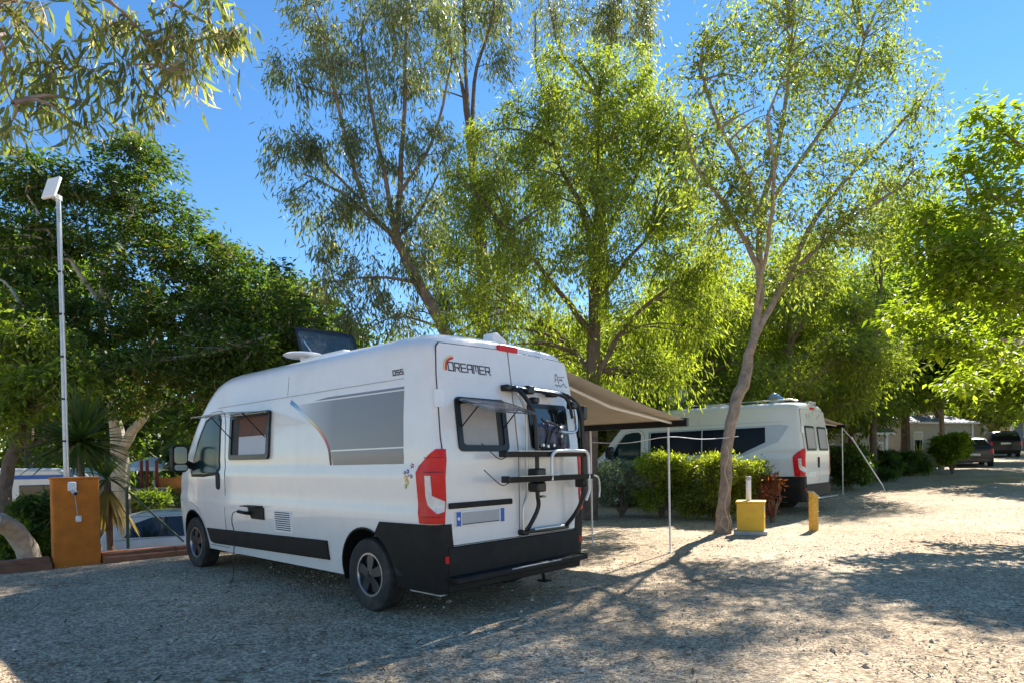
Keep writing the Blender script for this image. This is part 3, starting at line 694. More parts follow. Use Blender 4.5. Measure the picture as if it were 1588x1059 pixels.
def camper_window(parent, u0, v0, u1, v1, mapf, outward, name_label, blinds, fw=.055, angle=80, drop=.0, ucut=None):
    """proud black frame, blind behind, acrylic pane hinged at the top and swung out by angle"""
    w = empty('hinged_window', (0, 0, 0)); w.parent = parent
    if name_label: w['label'] = name_label
    cut = lin(u0, u1, 5)[1:-1]
    o_ = rrect(u0, v0, u1, v1, .05); i_ = rrect(u0 + fw, v0 + fw, u1 - fw, v1 - fw, .03); n = len(o_)
    mb = MB()
    for k in range(n):
        j = (k + 1) % n
        A_ = [mapf(*o_[k], .012), mapf(*o_[j], .012), mapf(*o_[j], .034), mapf(*o_[k], .034), mapf(*i_[k], .034), mapf(*i_[j], .034), mapf(*i_[j], .012), mapf(*i_[k], .012)]
        mb.add(A_, [(0, 1, 2, 3), (3, 2, 5, 4), (4, 5, 6, 7)])
    mb.build('frame', M['gloss_black'], w, recalc=False)
    for (a0, a1, b0, b1, m, nm) in blinds:
        patch([(a0, b0), (a1, b0), (a1, b1), (a0, b1)], mapf, .018, .004, (), ()).build(nm, m, w)
    # pane
    e = .012; p0 = np.array(mapf(u0 + e, v1 - .02, .04)); p1 = np.array(mapf(u1 - e, v1 - .02, .04)); h = (v1 - v0) - .05
    ax = p1 - p0; ln = np.linalg.norm(ax); ax /= ln; ow = np.array(outward, float); dn = np.array([0, 0, -1.]); t = R(angle)
    hv = dn * math.cos(t) + ow * math.sin(t); nv = np.cross(ax, hv)
    P = rrect(0, 0, ln, h, .05); pm = MB(); pm.prism(P, -.009, .009, lambda u_, v, q: tuple(p0 + ax * u_ + hv * v + nv * q)); pm.build('pane', M['acrylic'], w, bevel=.004)
    fr = MB(); Q = rrect(.02, .02, ln - .02, h - .02, .04); QQ = rrect(.055, .055, ln - .055, h - .055, .03)
    for sgn in (1, -1):
        for k in range(len(Q)):
            j = (k + 1) % len(Q); g = lambda q: tuple(p0 + ax * q[0] + hv * q[1] + nv * .0105 * sgn); fr.add([g(Q[k]), g(Q[j]), g(QQ[j]), g(QQ[k])], [(0, 1, 2, 3)])
    fr.build('pane_border', M['gloss_black'], w, recalc=False)
    for s_ in (.08, .92):
        st = MB(); q0 = np.array(mapf(u0 + (u1 - u0) * s_, v0 + (v1 - v0) * .45, .03)); q1 = p0 + ax * ln * s_ + hv * h * .55; st.tube([q0, q1], .006, 6); st.build('stay', M['black_plastic'], w)
    return w

HD = R(137.24); VO = (.056, 6.03, 0)
def build_van():
    S = van_shell()
    root = empty('camper_van', VO, HD, 'white camper van with open hinged windows and a bike rack on its rear doors', 'camper van')
    van_common(root, S, M['white_paint'])
    SD, RE = S.side(1), S.rear()
    # ---- left side graphics
    cut = lin(.5, 2.4, 9)
    patch([(2.40, 2.015), (.42, 2.015), (.43, 1.525), (1.61, 1.52), (1.66, 1.58), (1.77, 1.69), (2.03, 1.84)], SD, .004, .005, cut, ZC).build('side_graphic', M['decal_grey'], root)
    patch([(1.95, 2.03), (.42, 2.028), (.42, 2.05), (1.7, 2.052)], SD, .004, .005, cut, ZC).build('graphic_stripe', M['decal_top'], root)
    patch([(.43, 1.375), (1.555, 1.37), (1.575, 1.505), (.43, 1.512)], SD, .004, .005, cut, ZC).build('graphic_stripe', M['decal_grey'], root)
    c = [(2.43, 2.056), (2.26, 1.975), (2.055, 1.861), (1.9, 1.78), (1.763, 1.69), (1.66, 1.59), (1.61, 1.5), (1.59, 1.37)]
    cr = [p[:2] for p, r in crv([((u, v, 0), .01) for u, v in c])]
    L_ = []; R_ = []
    for i in range(len(cr)):
        d = np.array(cr[min(i + 1, len(cr) - 1)]) - cr[max(i - 1, 0)]; d /= np.linalg.norm(d); n = np.array([-d[1], d[0]]); t = i / (len(cr) - 1)
        w = .028 + .018 * (1 - t); L_.append(tuple(np.array(cr[i]) + n * w * .5)); R_.append(tuple(np.array(cr[i]) - n * w * .5))
    mb = MB()
    for k in range(len(cr) - 1):
        q = patch([L_[k], L_[k + 1], R_[k + 1], R_[k]], SD, .006, .004); mb.add(q.v, q.f)
    mb.build('swoosh', M['swoosh'], root)
    strokes(word('D55', .6, 2.163, .44, .042, .02, -.25, -1), .010, SD, .006, 'lettering', M['ink'], root)
    # flower stickers
    fl = [(.31, 1.36, .026, 'sticker_r'), (.36, 1.31, .024, 'sticker_v'), (.31, 1.27, .022, 'sticker_r'), (.4, 1.3, .018, 'sticker_r'), (.385, 1.255, .03, 'sticker_y'), (.37, 1.215, .03, 'sticker_y'), (.39, 1.18, .022, 'sticker_g'), (.345, 1.275, .012, 'sticker_v')]
    for (a, z, r, mm) in fl:
        P = [(a + r * (.55 if k % 2 else 1) * math.cos(k * math.pi / 5), z + r * (.55 if k % 2 else 1) * math.sin(k * math.pi / 5)) for k in range(10)]
        f = patch(P, SD, .005, .003).build('sticker', M[mm], root, smooth_=False)
        patch([(a + r * .3 * math.cos(k * 1.05), z + r * .3 * math.sin(k * 1.05)) for k in range(6)], SD, .007, .003).build('sticker_centre', M['white_flat'], f, smooth_=False)
    # lower black moulding, hatch, vent
    patch([(1.66, .425), (1.67, .62), (4.58, .575), (4.5, .4), (4.4, .385)], SD, .022, .03, lin(1.9, 4.4, 10), (.45, .5, .55)).build('side_moulding', M['black_plastic'], root, bevel=.006)
    patch([(2.96, .76), (3.27, .76), (3.3, .8), (3.36, .9), (2.96, .9)], SD, .014, .02).build('service_hatch', M['black_plastic'], root, bevel=.004)
    hm = MB(); hm.box((3.17, 1.07, .91), (.37, .11, .012)); hm.build('hatch_lid', M['black_plastic'], root)
    pl = MB(); pl.tube([(3.26, 1.03, .82), (3.3, 1.09, .83), (3.45, 1.1, .84)], .02, 8); pl.build('mains_plug', M['black_plastic'], root)
    v = empty('air_vent', (0, 0, 0)); v.parent = root
    patch(rrect(2.34, .645, 2.735, .88, .012), SD, .01, .014).build('vent_frame', M['white_flat'], v, bevel=.003)
    for k in range(9):
        z = .668 + k * .0235
        patch([(2.375, z), (2.7, z), (2.7, z + .010), (2.375, z + .010)], SD, .0115, .003).build('vent_slot', M['seam'], v, smooth_=False)
    camper_window(root, 2.835, 1.445, 3.845, 2.0, SD, (0, .985, .17), 'side window swung open on its top hinge', [(2.9, 3.6, 1.72, 1.945, M['blind_brown'], 'blind'), (2.9, 3.6, 1.5, 1.72, M['blind_white'], 'fly_screen'), (3.6, 3.79, 1.5, 1.945, M['seam'], 'interior_shadow')], .06, 76)  # dark sheet at the front end paints in the shadow of the interior
    # ---- rear
    strokes(word('DREAMER', .775, 2.168, .27, .07, .018, -.06, -1), .0105, RE, .018, 'lettering', M['ink'], root)
    def arcs(c0, c1, r, a0, a1): return [(c0 + r * math.cos(R(t)), c1 + r * math.sin(R(t))) for t in lin(a0, a1, 9)]
    for (r0, r1, m) in ((.105, .118, 'swoosh_y'), (.08, .102, 'swoosh_r')):
        A0, A1 = arcs(.715, 2.185, r0, 88, -12), arcs(.715, 2.185, r1, 95, -12); mb = MB()
        for k in range(8):
            q = patch([A0[k], A0[k + 1], A1[k + 1], A1[k]], RE, .018, .002); mb.add(q.v, q.f)
        mb.build('logo_arc', M[m], root, smooth_=False)
    sc = [[(-.665, 2.18), (-.68, 2.25), (-.695, 2.265), (-.71, 2.245), (-.725, 2.17)], [(-.67, 2.205), (-.72, 2.207)]]
    sc += [[(-.74 - .012 * k, 2.2 + (.018 if k % 2 else 0)) for k in range(5)], [(-.73, 2.235), (-.82, 2.24)]]
    sc += [[(-.66 - .016 * k, 2.145 + .012 * math.sin(k * 2.1) + (.03 if k in (8, 9) else 0)) for k in range(13)]]
    strokes(sc, .006, RE, .018, 'script_sticker', M['ink'], root)
    camper_window(root, .135, 1.475, .755, 1.945, RE, (-1, 0, 0), 'rear window swung open on its top hinge', [(.26, .7, 1.53, 1.89, M['blind_grey'], 'blind'), (.19, .26, 1.53, 1.89, M['seam'], 'interior_shadow')], .055, 72)  # narrow dark sheet beside the blind, coloured as the shadowed interior
    w = empty('rear_window', (0, 0, 0)); w.parent = root
    patch(rrect(-.77, 1.5, -.185, 1.94, .04), RE, .034, .03, lin(-.7, -.2, 5), ZC).build('frame', M['gloss_black'], w, bevel=.004)
    patch(rrect(-.72, 1.55, -.235, 1.89, .03), RE, .037, .01, lin(-.7, -.2, 5), ZC).build('pane', M['glass_dark'], w)
    patch(rrect(.115, .993, .885, 1.042, .008), RE, .032, .03, lin(.2, .8, 5), ()).build('number_light_bar', M['black_plastic'], root, bevel=.005)
    p = patch(rrect(.215, .838, .815, .966, .012), RE, .026, .016, lin(.3, .7, 4), ()).build('number_plate', M['white_flat'], root, bevel=.003)
    patch(rrect(.285, .852, .745, .956, .006), RE, .0275, .004).build('plate_face', M['plate_grey'], p)
    for (x0, x1) in ((.755, .808), (.222, .27)): patch([(x0, .842), (x1, .842), (x1, .962), (x0, .962)], RE, .0275, .004).build('plate_band', M['plate_blue'], p)
    P = [(.782 + .016 * math.cos(k * 1.05), .905 + .016 * math.sin(k * 1.05)) for k in range(6)]; patch(P, RE, .029, .003).build('plate_star', M['white_flat'], p)
    patch([(.29, .85), (.74, .85), (.74, .858), (.29, .858)], RE, .029, .003).build('plate_border', M['ink'], p)
    # step bar and its steel edge, jack foot, towing eye
    st = MB(); st.box((-.08, .0, .40), (.12, 1.8, .06)); st.build('rear_step', M['black_plastic'], root, bevel=.015)
    st = MB(); st.box((-.142, -.1, .42), (.01, .7, .012)); st.build('step_edge', M['galv'], root, bevel=.003)
    jk = MB(); jk.tube([(.35, -.72, .36), (.32, -.74, .12)], .018, 8); jk.box((.32, -.74, .12), (.12, .1, .014)); jk.build('jack', M['black_plastic'], root)
    sk = MB(); sk.box((.22, .93, .275), (.4, .06, .012)); sk.build('skirt', M['galv'], root)
    # roof: skylight with its tinted lid swung up, flat aerial, rear camera, roof rail
    sp = empty('skylight', (3.1, -.02, 2.5)); sp.parent = root
    mb = MB(); mb.box((-.1, 0, .03), (.7, .92, .07)); mb.build('skylight_frame', M['white_flat'], sp, bevel=.02)
    T = Matrix.Rotation(R(-68), 3, 'Y')
    lm = MB(); lm.prism(rrect(-.29, -.42, .29, .42, .06), -.012, .012, lambda u_, v, h: tuple(T @ Vector((u_, v, h)) + Vector((.12, 0, .3)))); lm.build('lid', M['lid'], sp, bevel=.004)
    lf = MB(); A_, B_ = rrect(-.3, -.43, .3, .43, .06), rrect(-.265, -.395, .265, .395, .05)
    for sg in (1, -1):
        for k in range(len(A_)):
            j = (k + 1) % len(A_); g = lambda q: tuple(T @ Vector((q[0], q[1], .0135 * sg)) + Vector((.12, 0, .3))); lf.add([g(A_[k]), g(A_[j]), g(B_[j]), g(B_[k])], [(0, 1, 2, 3)])
    lf.build('lid_border', M['gloss_black'], sp, recalc=False)
    for dy in (-.38, .38):
        mb = MB(); mb.tube([(-.3, dy, .05), (.08, dy, .38)], .008, 6); mb.build('stay', M['galv'], sp)
    ae = empty('roof_aerial', (2.95, .5, 2.56)); ae.parent = root
    mb = MB(); mb.lathe([(.001, .13), (.2, .125), (.235, .105), (.2, .085), (.001, .08)], 28, 'Z'); mb.build('aerial_disc', M['white_flat'], ae)
    mb = MB(); mb.tube([(0, 0, -.06), (0, 0, .09)], .04, 10); mb.build('aerial_foot', M['white_flat'], ae)
    mb = MB(); mb.box((2.4, .55, 2.58), (.9, .1, .05)); mb.build('roof_bar', M['white_flat'], root, bevel=.015)
    mb = MB(); mb.prism([(-.09, 0), (.1, 0), (.1, .085), (.04, .095), (-.09, .03)], -.07, .07, lambda u_, v, h: (.3 - u_ * 0 + h, u_ - .03, 2.515 + v)); mb.build('rear_camera', M['white_flat'], root, bevel=.012)
    bike_rack(root)
def bike_rack(van):
    rk = van
    BK, AL = M['gloss_black'], M['steel']
    def tb(name, pts, r, m, n=10, sm=True):
        o = MB(); q = [np.array(p, float) for p in pts]
        if sm and len(q) > 2: q = [p for p, _ in crv([(p, r) for p in q])]
        o.tube(q, r, n); return o.build(name, m, r_)
    # coordinates: (a, b, z); a < 0 stands behind the doors
    r_ = empty('bike_rack', (0, 0, 0)); tag(r_, 'black and silver bike rack with two folded rails'); r_.parent = van
    # inner flat tube running down the door, left of the frame
    tb('rail_tube', [(.0, .02, 2.06), (-.05, .03, 2.0), (-.06, -.06, 1.8), (-.06, -.06, 1.4), (-.06, -.06, 1.1), (-.06, -.0, .95), (-.06, .0, .74)], .013, AL)
    # main frame: left post, top curve and right post
    tb('frame_tube', [(.05, .09, 2.06), (-.06, .03, 2.03), (-.12, -.05, 1.9), (-.14, -.09, 1.78), (-.15, -.1, 1.5), (-.15, -.1, 1.1), (-.14, -.12, .95), (-.1, -.04, .78), (-.05, -.02, .72)], .021, BK)
    tb('frame_tube', [(.03, -.42, 2.055), (-.04, -.6, 2.05), (-.1, -.72, 1.99), (-.14, -.8, 1.87), (-.15, -.81, 1.6), (-.15, -.81, 1.2), (-.14, -.81, 1.0), (-.09, -.76, .85), (-.05, -.66, .735)], .021, BK)
    tb('top_tube', [(-.03, .05, 2.06), (-.04, -.2, 2.06), (-.04, -.45, 2.055), (-.05, -.62, 2.045), (-.09, -.71, 1.98), (-.12, -.74, 1.86), (-.13, -.74, 1.7), (-.13, -.66, 1.66), (-.13, -.45, 1.665)], .016, AL)
    tb('inner_tube', [(-.06, .02, 2.05), (-.07, -.55, 2.03), (-.1, -.66, 1.95), (-.12, -.69, 1.8)], .016, BK)
    tb('base_tube', [(-.03, .03, .72), (-.04, -.3, .715), (-.04, -.69, .715)], .02, BK)
    tb('base_tube', [(-.06, -.15, .735), (-.06, -.6, .735)], .012, AL)
    for (a, b, z, d) in ((.03, .08, 2.06, (.09, .15, .06)), (-.03, -.12, 2.05, (.1, .1, .08)), (-.03, -.47, 2.03, (.09, .11, .05)), (-.1, -.13, 1.95, (.08, .08, .06)), (-.1, -.71, 1.93, (.09, .08, .07)), (-.1, -.87, 1.86, (.1, .07, .14)), (-.15, -.1, 1.25, (.12, .13, .13)), (-.15, -.1, 1.14, (.12, .13, .09)), (-.14, -.81, 1.16, (.12, .1, .1)), (-.03, -.02, .72, (.1, .1, .05)), (-.15, -.16, 1.0 + .05, (.05, .1, .02)), (.04, -.96, 1.72, (.1, .05, .2))):
        o = MB(); o.box((a, b, z), d); o.build('clamp', BK, r_, bevel=.015)
    # two wheel channels across
    for (a, z, b0, b1) in ((-.17, 1.44, .37, -.84), (-.2, 1.215, .375, -.86)):
        o = MB(); P = [(-.035, -.02), (.035, -.02), (.045, .03), (.03, .03), (.022, -.005), (-.022, -.005), (-.03, .03), (-.045, .03)]
        o.prism(P, b0, b1, lambda u_, v, h: (a + u_, h, z + v)); o.build('wheel_channel', BK, r_, smooth_=False)
        o = MB(); o.box((a - .04, (b0 + b1) / 2 + .2, z + .034), (.012, .55, .005)); o.build('channel_edge', AL, r_)
        o = MB(); o.box((a, b0 + .005, z + .01), (.1, .02, .06)); o.build('end_cap', BK, r_, bevel=.008)
        tb('strap', [(a - .03, b0, z - .02), (a - .05, b0 + .12, z - .03), (a - .03, b0 + .3, z + .1)], .0045, M['seam'], 6)
    # silver hoop
    hb = [(-.23, -.22, 1.2), (-.23, -.22, 1.4), (-.23, -.26, 1.46), (-.23, -.35, 1.475), (-.23, -.68, 1.475), (-.23, -.77, 1.46), (-.23, -.8, 1.4), (-.23, -.805, 1.2), (-.22, -.82, 1.08), (-.2, -.79, .98)]
    tb('support_hoop', hb, .015, M['pole_white'])
    tb('tail_hook', [(-.24, -.88, 1.23), (-.22, -.98, 1.2), (-.2, -1.03, 1.1), (-.2, -1.02, 1.0)], 0.009, M['pole_white'])
    # folded bag and straps tied before the right window
    o = MB(); n = 15; vs = []; fs = []
    for i in range(n):
        for j in range(n):
            u_, v = i / (n - 1), j / (n - 1); e = min(u_, 1 - u_, v, 1 - v)
            vs.append((-.05 - .05 * min(1, e * 5) - rng.random() * .016, -.2 - u_ * .46, 1.5 + v * (.26 - .06 * abs(u_ - .4)) ))
    fs = [(i * n + j, i * n + j + 1, (i + 1) * n + j + 1, (i + 1) * n + j) for i in range(n - 1) for j in range(n - 1)]
    o.add(vs, fs); o.build('folded_cover', M['cover'], r_, recalc=False, ang=80)
    for q in ([(-.13, -.2, 1.78), (-.13, -.3, 1.7), (-.12, -.28, 1.55), (-.12, -.22, 1.5)], [(-.13, -.25, 1.76), (-.14, -.45, 1.7), (-.12, -.5, 1.52)], [(-.13, -.5, 1.74), (-.13, -.36, 1.66), (-.12, -.3, 1.52)], [(-.12, -.18, 1.48), (-.12, -.45, 1.5), (-.1, -.7, 1.48)]):
        tb('strap', q, .012, M['ink'], 6)
    for (b, z) in ((-.48, 1.62), (-.2, 1.53), (-.27, 1.52), (-.36, 1.53)):
        o = MB(); o.box((-.14, b, z), (.03, .03, .035)); o.build('buckle', M['steel'], r_, bevel=.005)
M['cover'] = mat('cover', (.05, .06, .1), .3, var=.5, scale=14, bump=.6, bscale=18)
build_van()

# ---- awning of the white van: cassette on the far side, fabric, lead bar and two legs
def van_pt(O, hd, a, b, z):
    return np.array([O[0] + a * math.cos(hd) - b * math.sin(hd), O[1] + a * math.sin(hd) + b * math.cos(hd), O[2] + z])
def build_awning(O, hd, label, a0, a1, b0, b1, z0, z1, legs, fabric, arm=True):
    w = empty('awning', O, hd, label, 'awning')
    c = MB(); c.prism(rrect(-.07, -.06, .07, .07, .03), a0, a1, lambda u_, v, h: (h, b0 + u_, z0 + v)); c.build('cassette', M['gloss_black'], w)
    n, m = 14, 22; vs = []; fs = []
    for i in range(n):
        for j in range(m):
            u_, v = i / (n - 1), j / (m - 1)
            sag = -.03 * math.sin(math.pi * v) * (1 + .3 * math.sin(9 * u_)); vs.append((a0 + .03 + (a1 - a0 - .06) * u_, b0 + (b1 - b0) * v, z0 + .03 + (z1 - z0) * v + sag))
    fs = [(i * m + j, i * m + j + 1, (i + 1) * m + j + 1, (i + 1) * m + j) for i in range(n - 1) for j in range(m - 1)]
    k = MB(); k.add(vs, fs); f = k.build('fabric', fabric, w, recalc=False, ang=80)
    so_ = f.modifiers.new('s', 'SOLIDIFY'); so_.thickness = .004
    b = MB(); b.prism(rrect(-.035, -.06, .03, .06, .015), a0, a1, lambda u_, v, h: (h, b1 + u_, z1 + v)); b.build('lead_bar', M['gloss_black'], w)
    for (al, bb) in legs:
        l = MB(); zt = float(terrain(*van_pt(O, hd, al, bb, 0)[:2])) - O[2]
        l.tube([(al, b1, z1), (al, (b1 + bb) / 2, (z1 + zt) / 2 + .1), (al, bb, zt)], [.016, .016, .012], 8); l.box((al, bb, zt + .008), (.06, .06, .016)); l.build('leg', M['pole_white'], w)
    if arm:
        for aa in (a0 + .25, a1 - .25):
            l = MB(); l.tube([(aa, b0 - .06, z0 - .05), (aa + .05, (b0 + b1) / 2, (z0 + z1) / 2 - .09), (aa, b1, z1)], .02, 8); l.build('arm', M['pole_white'], w)
    return w
M['awning_fabric'] = M['awning']
build_awning(VO, HD, 'taupe awning with a black lead bar, stretched from the camper van with bike rack', .35, 3.1, -.98, -4.0, 2.4, 1.9, [(.66, -4.02), (2.05, -4.02)], M['awning'])

# power cable of the camper van, from its hatch to the ground
def cable(name, pts, r, m, label, cat, n=6):
    q = [p for p, _ in crv([(np.array(p, float), r) for p in pts])]
    o = MB(); o.tube(q, r, n); return tag(o.build(name, m, None), label, cat)
VP = lambda a, b, z: van_pt(VO, HD, a, b, z)
cable('power_cable', [VP(3.42, 1.08, .84), VP(3.56, 1.11, .82), VP(3.62, 1.1, .7), VP(3.56, 1.1, .58), VP(3.58, 1.1, .4), VP(3.5, 1.15, .1), VP(3.42, 1.22, .008), VP(3.2, 1.3, .006), VP(2.9, 1.5, .006)], .0055, M['seam'], 'thin dark power cable hanging from the side hatch of the camper van', 'cable')

# ---- second van
def build_van2(O, hd):
    S = van_shell(); S.topt = [(a, z + .05 if z > 2.3 else z) for a, z in VAN_TOP]
    root = empty('camper_van', O, hd, 'pale grey camper van with a dark window band, parked behind the hedge', 'camper van')
    van_common(root, S, M['white_paint_b'])
    SD, RE = S.side(1), S.rear(); cut = lin(.5, 3.95, 12)
    patch([(3.92, 1.36), (1.35, 1.36), (.55, 1.66), (.28, 2.02), (.5, 2.06), (3.92, 2.03)], SD, .004, .006, cut, ZC).build('side_graphic', M['band_edge'], root)
    patch([(3.9, 1.4), (1.42, 1.4), (.85, 1.66), (.86, 2.01), (3.9, 1.99)], SD, .008, .006, cut, ZC).build('window_band', M['band_dark'], root)
    for a in (2.4, 3.85): patch([(a, 1.37), (a + .03, 1.37), (a + .03, 2.02), (a, 2.02)], SD, .012, .01, (), ZC).build('band_joint', M['band_edge'], root)
    patch([(1.66, .425), (1.67, .62), (4.58, .575), (4.4, .385)], SD, .022, .03, lin(1.9, 4.4, 10), (.5,)).build('side_moulding', M['black_plastic'], root)
    for (b0, b1) in ((.12, .78), (-.78, -.12)):
        w = empty('rear_window', (0, 0, 0)); w.parent = root
        patch(rrect(b0, 1.45, b1, 2.02, .05), RE, .03, .03, lin(b0, b1, 4)[1:-1], ZC).build('frame', M['gloss_black'], w)
        patch(rrect(b0 + .05, 1.5, b1 - .05, 1.97, .04), RE, .034, .01, lin(b0 + .06, b1 - .06, 3), ZC).build('pane', M['blind_grey'], w)
    patch(rrect(-.1, 1.05, .0, 1.3, .03), RE, .03, .02).build('door_handle', M['black_plastic'], root)
    patch(rrect(-.85, .75, -.1, 1.03, .03), RE, .02, .02).build('door_pressing', M['white_paint_b'], root)
    p = patch(rrect(.2, .84, .74, .96, .01), RE, .026, .016).build('number_plate', M['white_flat'], root)
    st = MB(); st.box((-.12, 0, .36), (.16, 1.9, .03)); st.build('rear_step', M['galv'], root, bevel=.01)
    for (b0, zz, pts) in ((.3, 2.3, 0),):
        strokes([[(.55, 2.3), (.5, 2.2), (.46, 2.3)], [(.3, 2.22), (.34, 2.32)], [(-.2, 2.2), (-.5, 2.33)]], .012, RE, .018, 'lettering', M['ink'], root)
    # roof: dish folded up, silver dome, rails
    d = empty('satellite_dish', (3.4, .2, 2.58)); d.parent = root
    mb = MB(); mb.tube([(0, 0, 0), (0, 0, .3)], .03, 8); mb.build('mast', M['galv'], d)
    mb = MB(); mb.lathe([(.001, .0), (.15, .03), (.28, .1), (.285, .11), (.15, .045), (.001, .015)], 24, 'Z'); mb.v = [tuple(Matrix.Rotation(R(-55), 3, 'X') @ Vector(v) + Vector((0, .0, .32))) for v in mb.v]; mb.build('reflector', M['galv'], d)
    mb = MB(); mb.tube([(0, 0, .28), (0, .34, .42)], .014, 6); mb.box((0, .36, .44), (.06, .09, .06)); mb.build('receiver', M['white_flat'], d)
    d = empty('roof_dome', (.95, -.1, 2.58)); d.parent = root
    mb = MB(); mb.lathe([(.2, .0), (.2, .1), (.17, .22), (.1, .3), (.001, .33)], 20, 'Z'); mb.v = [tuple(Matrix.Rotation(R(28), 3, 'Y') @ Vector(v)) for v in mb.v]; mb.build('dome', M['steel'], d)
    mb = MB(); mb.box((0, 0, -.01), (.3, .3, .05)); mb.build('dome_foot', M['galv'], d)
    for sg in (.6, -.6):
        mb = MB(); mb.tube([(.25, sg, 2.6), (.4, sg, 2.65), (3.0, sg, 2.65), (3.1, sg, 2.58)], .018, 6); mb.build('roof_rail', M['steel'], root)
    mb = MB(); mb.box((2.4, 0, 2.62), (.5, .5, .1)); mb.build('roof_light', M['white_flat'], root, bevel=.03)
    mb = MB(); mb.tube([(.2, -.5, 2.5), (.16, -.4, 2.6), (.16, .1, 2.6), (.2, .2, 2.5)], .02, 6); mb.build('ladder_top', M['steel'], root)
V2 = (7.2, 15.2, .08); H2 = R(138.5)
V2 = (V2[0], V2[1], float(terrain(V2[0] - 1.5, V2[1] + 1.2)))
build_van2(V2, H2)
build_awning(V2, H2, 'small taupe awning folded out from the pale grey camper van', .5, 3.2, -.98, -4.45, 2.46, 2.2, [(.6, -4.5)], M['awning'])
# ------------------------------------------------------------------ cars
def make_car(name, label, O, hd, paint, kind='hatch'):
    if kind == 'suv':
        W = [(.25, .82), (.45, .9), (.8, .92), (1.0, .9), (1.1, .87), (1.65, .68), (1.8, .6)]
        top = [(0, 1.12), (.1, 1.35), (.3, 1.62), (.6, 1.7), (2.4, 1.7), (2.8, 1.58), (3.4, 1.12), (3.6, 1.06), (4.2, .96), (4.4, .8), (4.45, .6)]; ln = 4.45; ax = (.85, 3.5)
        sg_ = [(.45, 1.12), (3.1, 1.08), (2.75, 1.5), (2.4, 1.6), (.8, 1.6), (.55, 1.5)]
    elif kind == 'wagon':
        W = [(.25, .8), (.4, .87), (.7, .89), (.9, .87), (.98, .84), (1.45, .62), (1.6, .58)]
        top = [(0, .98), (.12, 1.15), (.4, 1.38), (.8, 1.46), (2.6, 1.47), (3.0, 1.36), (3.6, .98), (3.8, .93), (4.4, .84), (4.6, .7), (4.64, .5)]; ln = 4.64; ax = (.9, 3.65)
        sg_ = [(.45, .98), (3.3, .96), (2.95, 1.28), (2.6, 1.38), (.95, 1.37), (.6, 1.25)]
    else:
        W = [(.22, .78), (.4, .84), (.65, .87), (.88, .85), (.95, .82), (1.4, .6), (1.6, .55)]
        top = [(0, .92), (.12, 1.02), (.55, 1.36), (.9, 1.43), (2.0, 1.44), (2.4, 1.34), (3.0, .95), (3.2, .9), (3.7, .8), (3.9, .66), (3.95, .5)]; ln = 3.95; ax = (.72, 3.2)
        sg_ = [(.55, .95), (2.75, .93), (2.4, 1.25), (2.05, 1.34), (1.05, 1.34), (.8, 1.25)]
    tap = [(0, .9), (.3, .97), (.8, 1), (ln - 1, 1), (ln - .4, .94), (ln - .15, .85), (ln, .7)]
    S = Shell(ln, W, top, tap, .24, .1, .14, .06, [(0, 0), (2, 0)])
    r = empty(name, O, hd, label, 'car'); bpy.context.view_layer.update()
    st = sorted(set([0, .01, .03, .06] + lin(.1, ln - .3, 26) + lin(ln - .25, ln, 6)))
    S.body(st, paint, r, [(ax[0], .31, .36), (ax[1], .31, .36)])
    for a in ax:
        for sg in (1, -1): make_wheel(r, a, sg, .31, .2, .86, .19, M['alloy'])
    u = MB(); u.box((ln / 2, 0, .32), (ln - .4, 1.1, .2)); u.build('underbody', M['seam'], r)
    for sg in (1, -1):
        patch(sg_, S.side(sg), .006, .008, lin(.5, 3, 9), lin(1.0, 1.6, 7)).build('side_window', M['glass_dark'], r)
        z0 = .62 if kind != 'suv' else .75
        l = patch(rrect(-.12 if kind == 'wagon' else -.06, z0 + (.05 if kind == 'wagon' else 0), .34 if kind == 'wagon' else .12, z0 + .26, .05), lambda q, z, o: S.corner(q, z, o, sg), .012, .02, lin(-.1, .3, 8), ()).build('tail_light', M['red_lens'], r)
        for a in ((1.75,) if kind == 'hatch' else (1.2, 2.1)): patch([(a, 1.0), (a + .05, 1.0), (a + .04, 1.6 if kind == 'suv' else 1.36), (a - .01, 1.6 if kind == 'suv' else 1.36)], S.side(sg), .009, .008, (), lin(1.0, 1.6, 6)).build('window_pillar', M['gloss_black'], r)
        m = MB(); m.box((S.len * .64, sg * .95, 1.02 if kind == 'suv' else .95), (.12, .18, .13)); m.build('wing_mirror', paint, r, bevel=.03)
    ov = S.over()
    g0, g1 = {'hatch': (.16, .52), 'suv': (.1, .32), 'wagon': (.12, .42)}[kind]
    patch([(g0, -.62), (g0, .62), (g1, .5), (g1, -.5)], ov, .006, .012, lin(g0, g1, 4), lin(-.5, .5, 7)).build('rear_window', M['glass_dark'], r)
    w0, w1 = {'hatch': (2.42, 2.98), 'suv': (2.82, 3.38), 'wagon': (3.02, 3.58)}[kind]
    patch([(w0, -.5), (w0, .5), (w1, .66), (w1, -.66)], ov, .006, .012, lin(w0, w1, 5), lin(-.5, .5, 7)).build('windscreen', M['glass_dark'], r)
    RE = S.rear(); zp = .55 if kind == 'hatch' else .85
    patch(rrect(-.26, zp, .26, zp + .11, .01), RE, .012, .014).build('number_plate', M['white_flat'], r)
    patch([(-.7, .26), (.7, .26), (.7, .46), (-.7, .46)], RE, .025, .04, lin(-.6, .6, 6), ()).build('bumper', M['black_plastic'] if kind == 'suv' else paint, r, bevel=.02)
    return r
def gz(x, y): return float(terrain(x, y))
p = at(1520, 715, 31.5); make_car('parked_car', 'dark hatchback parked beside the small round green shrub', (p[0] - .3, 31.5, gz(p[0], 31.5)), R(62), M['car_grey'], 'hatch')
p = at(1560, 705, 41.5); make_car('parked_car', 'black off-road car with pale roof parked beyond the hatchback', (p[0], 41.5, gz(p[0], 41.5)), R(62), M['car_black'], 'suv')
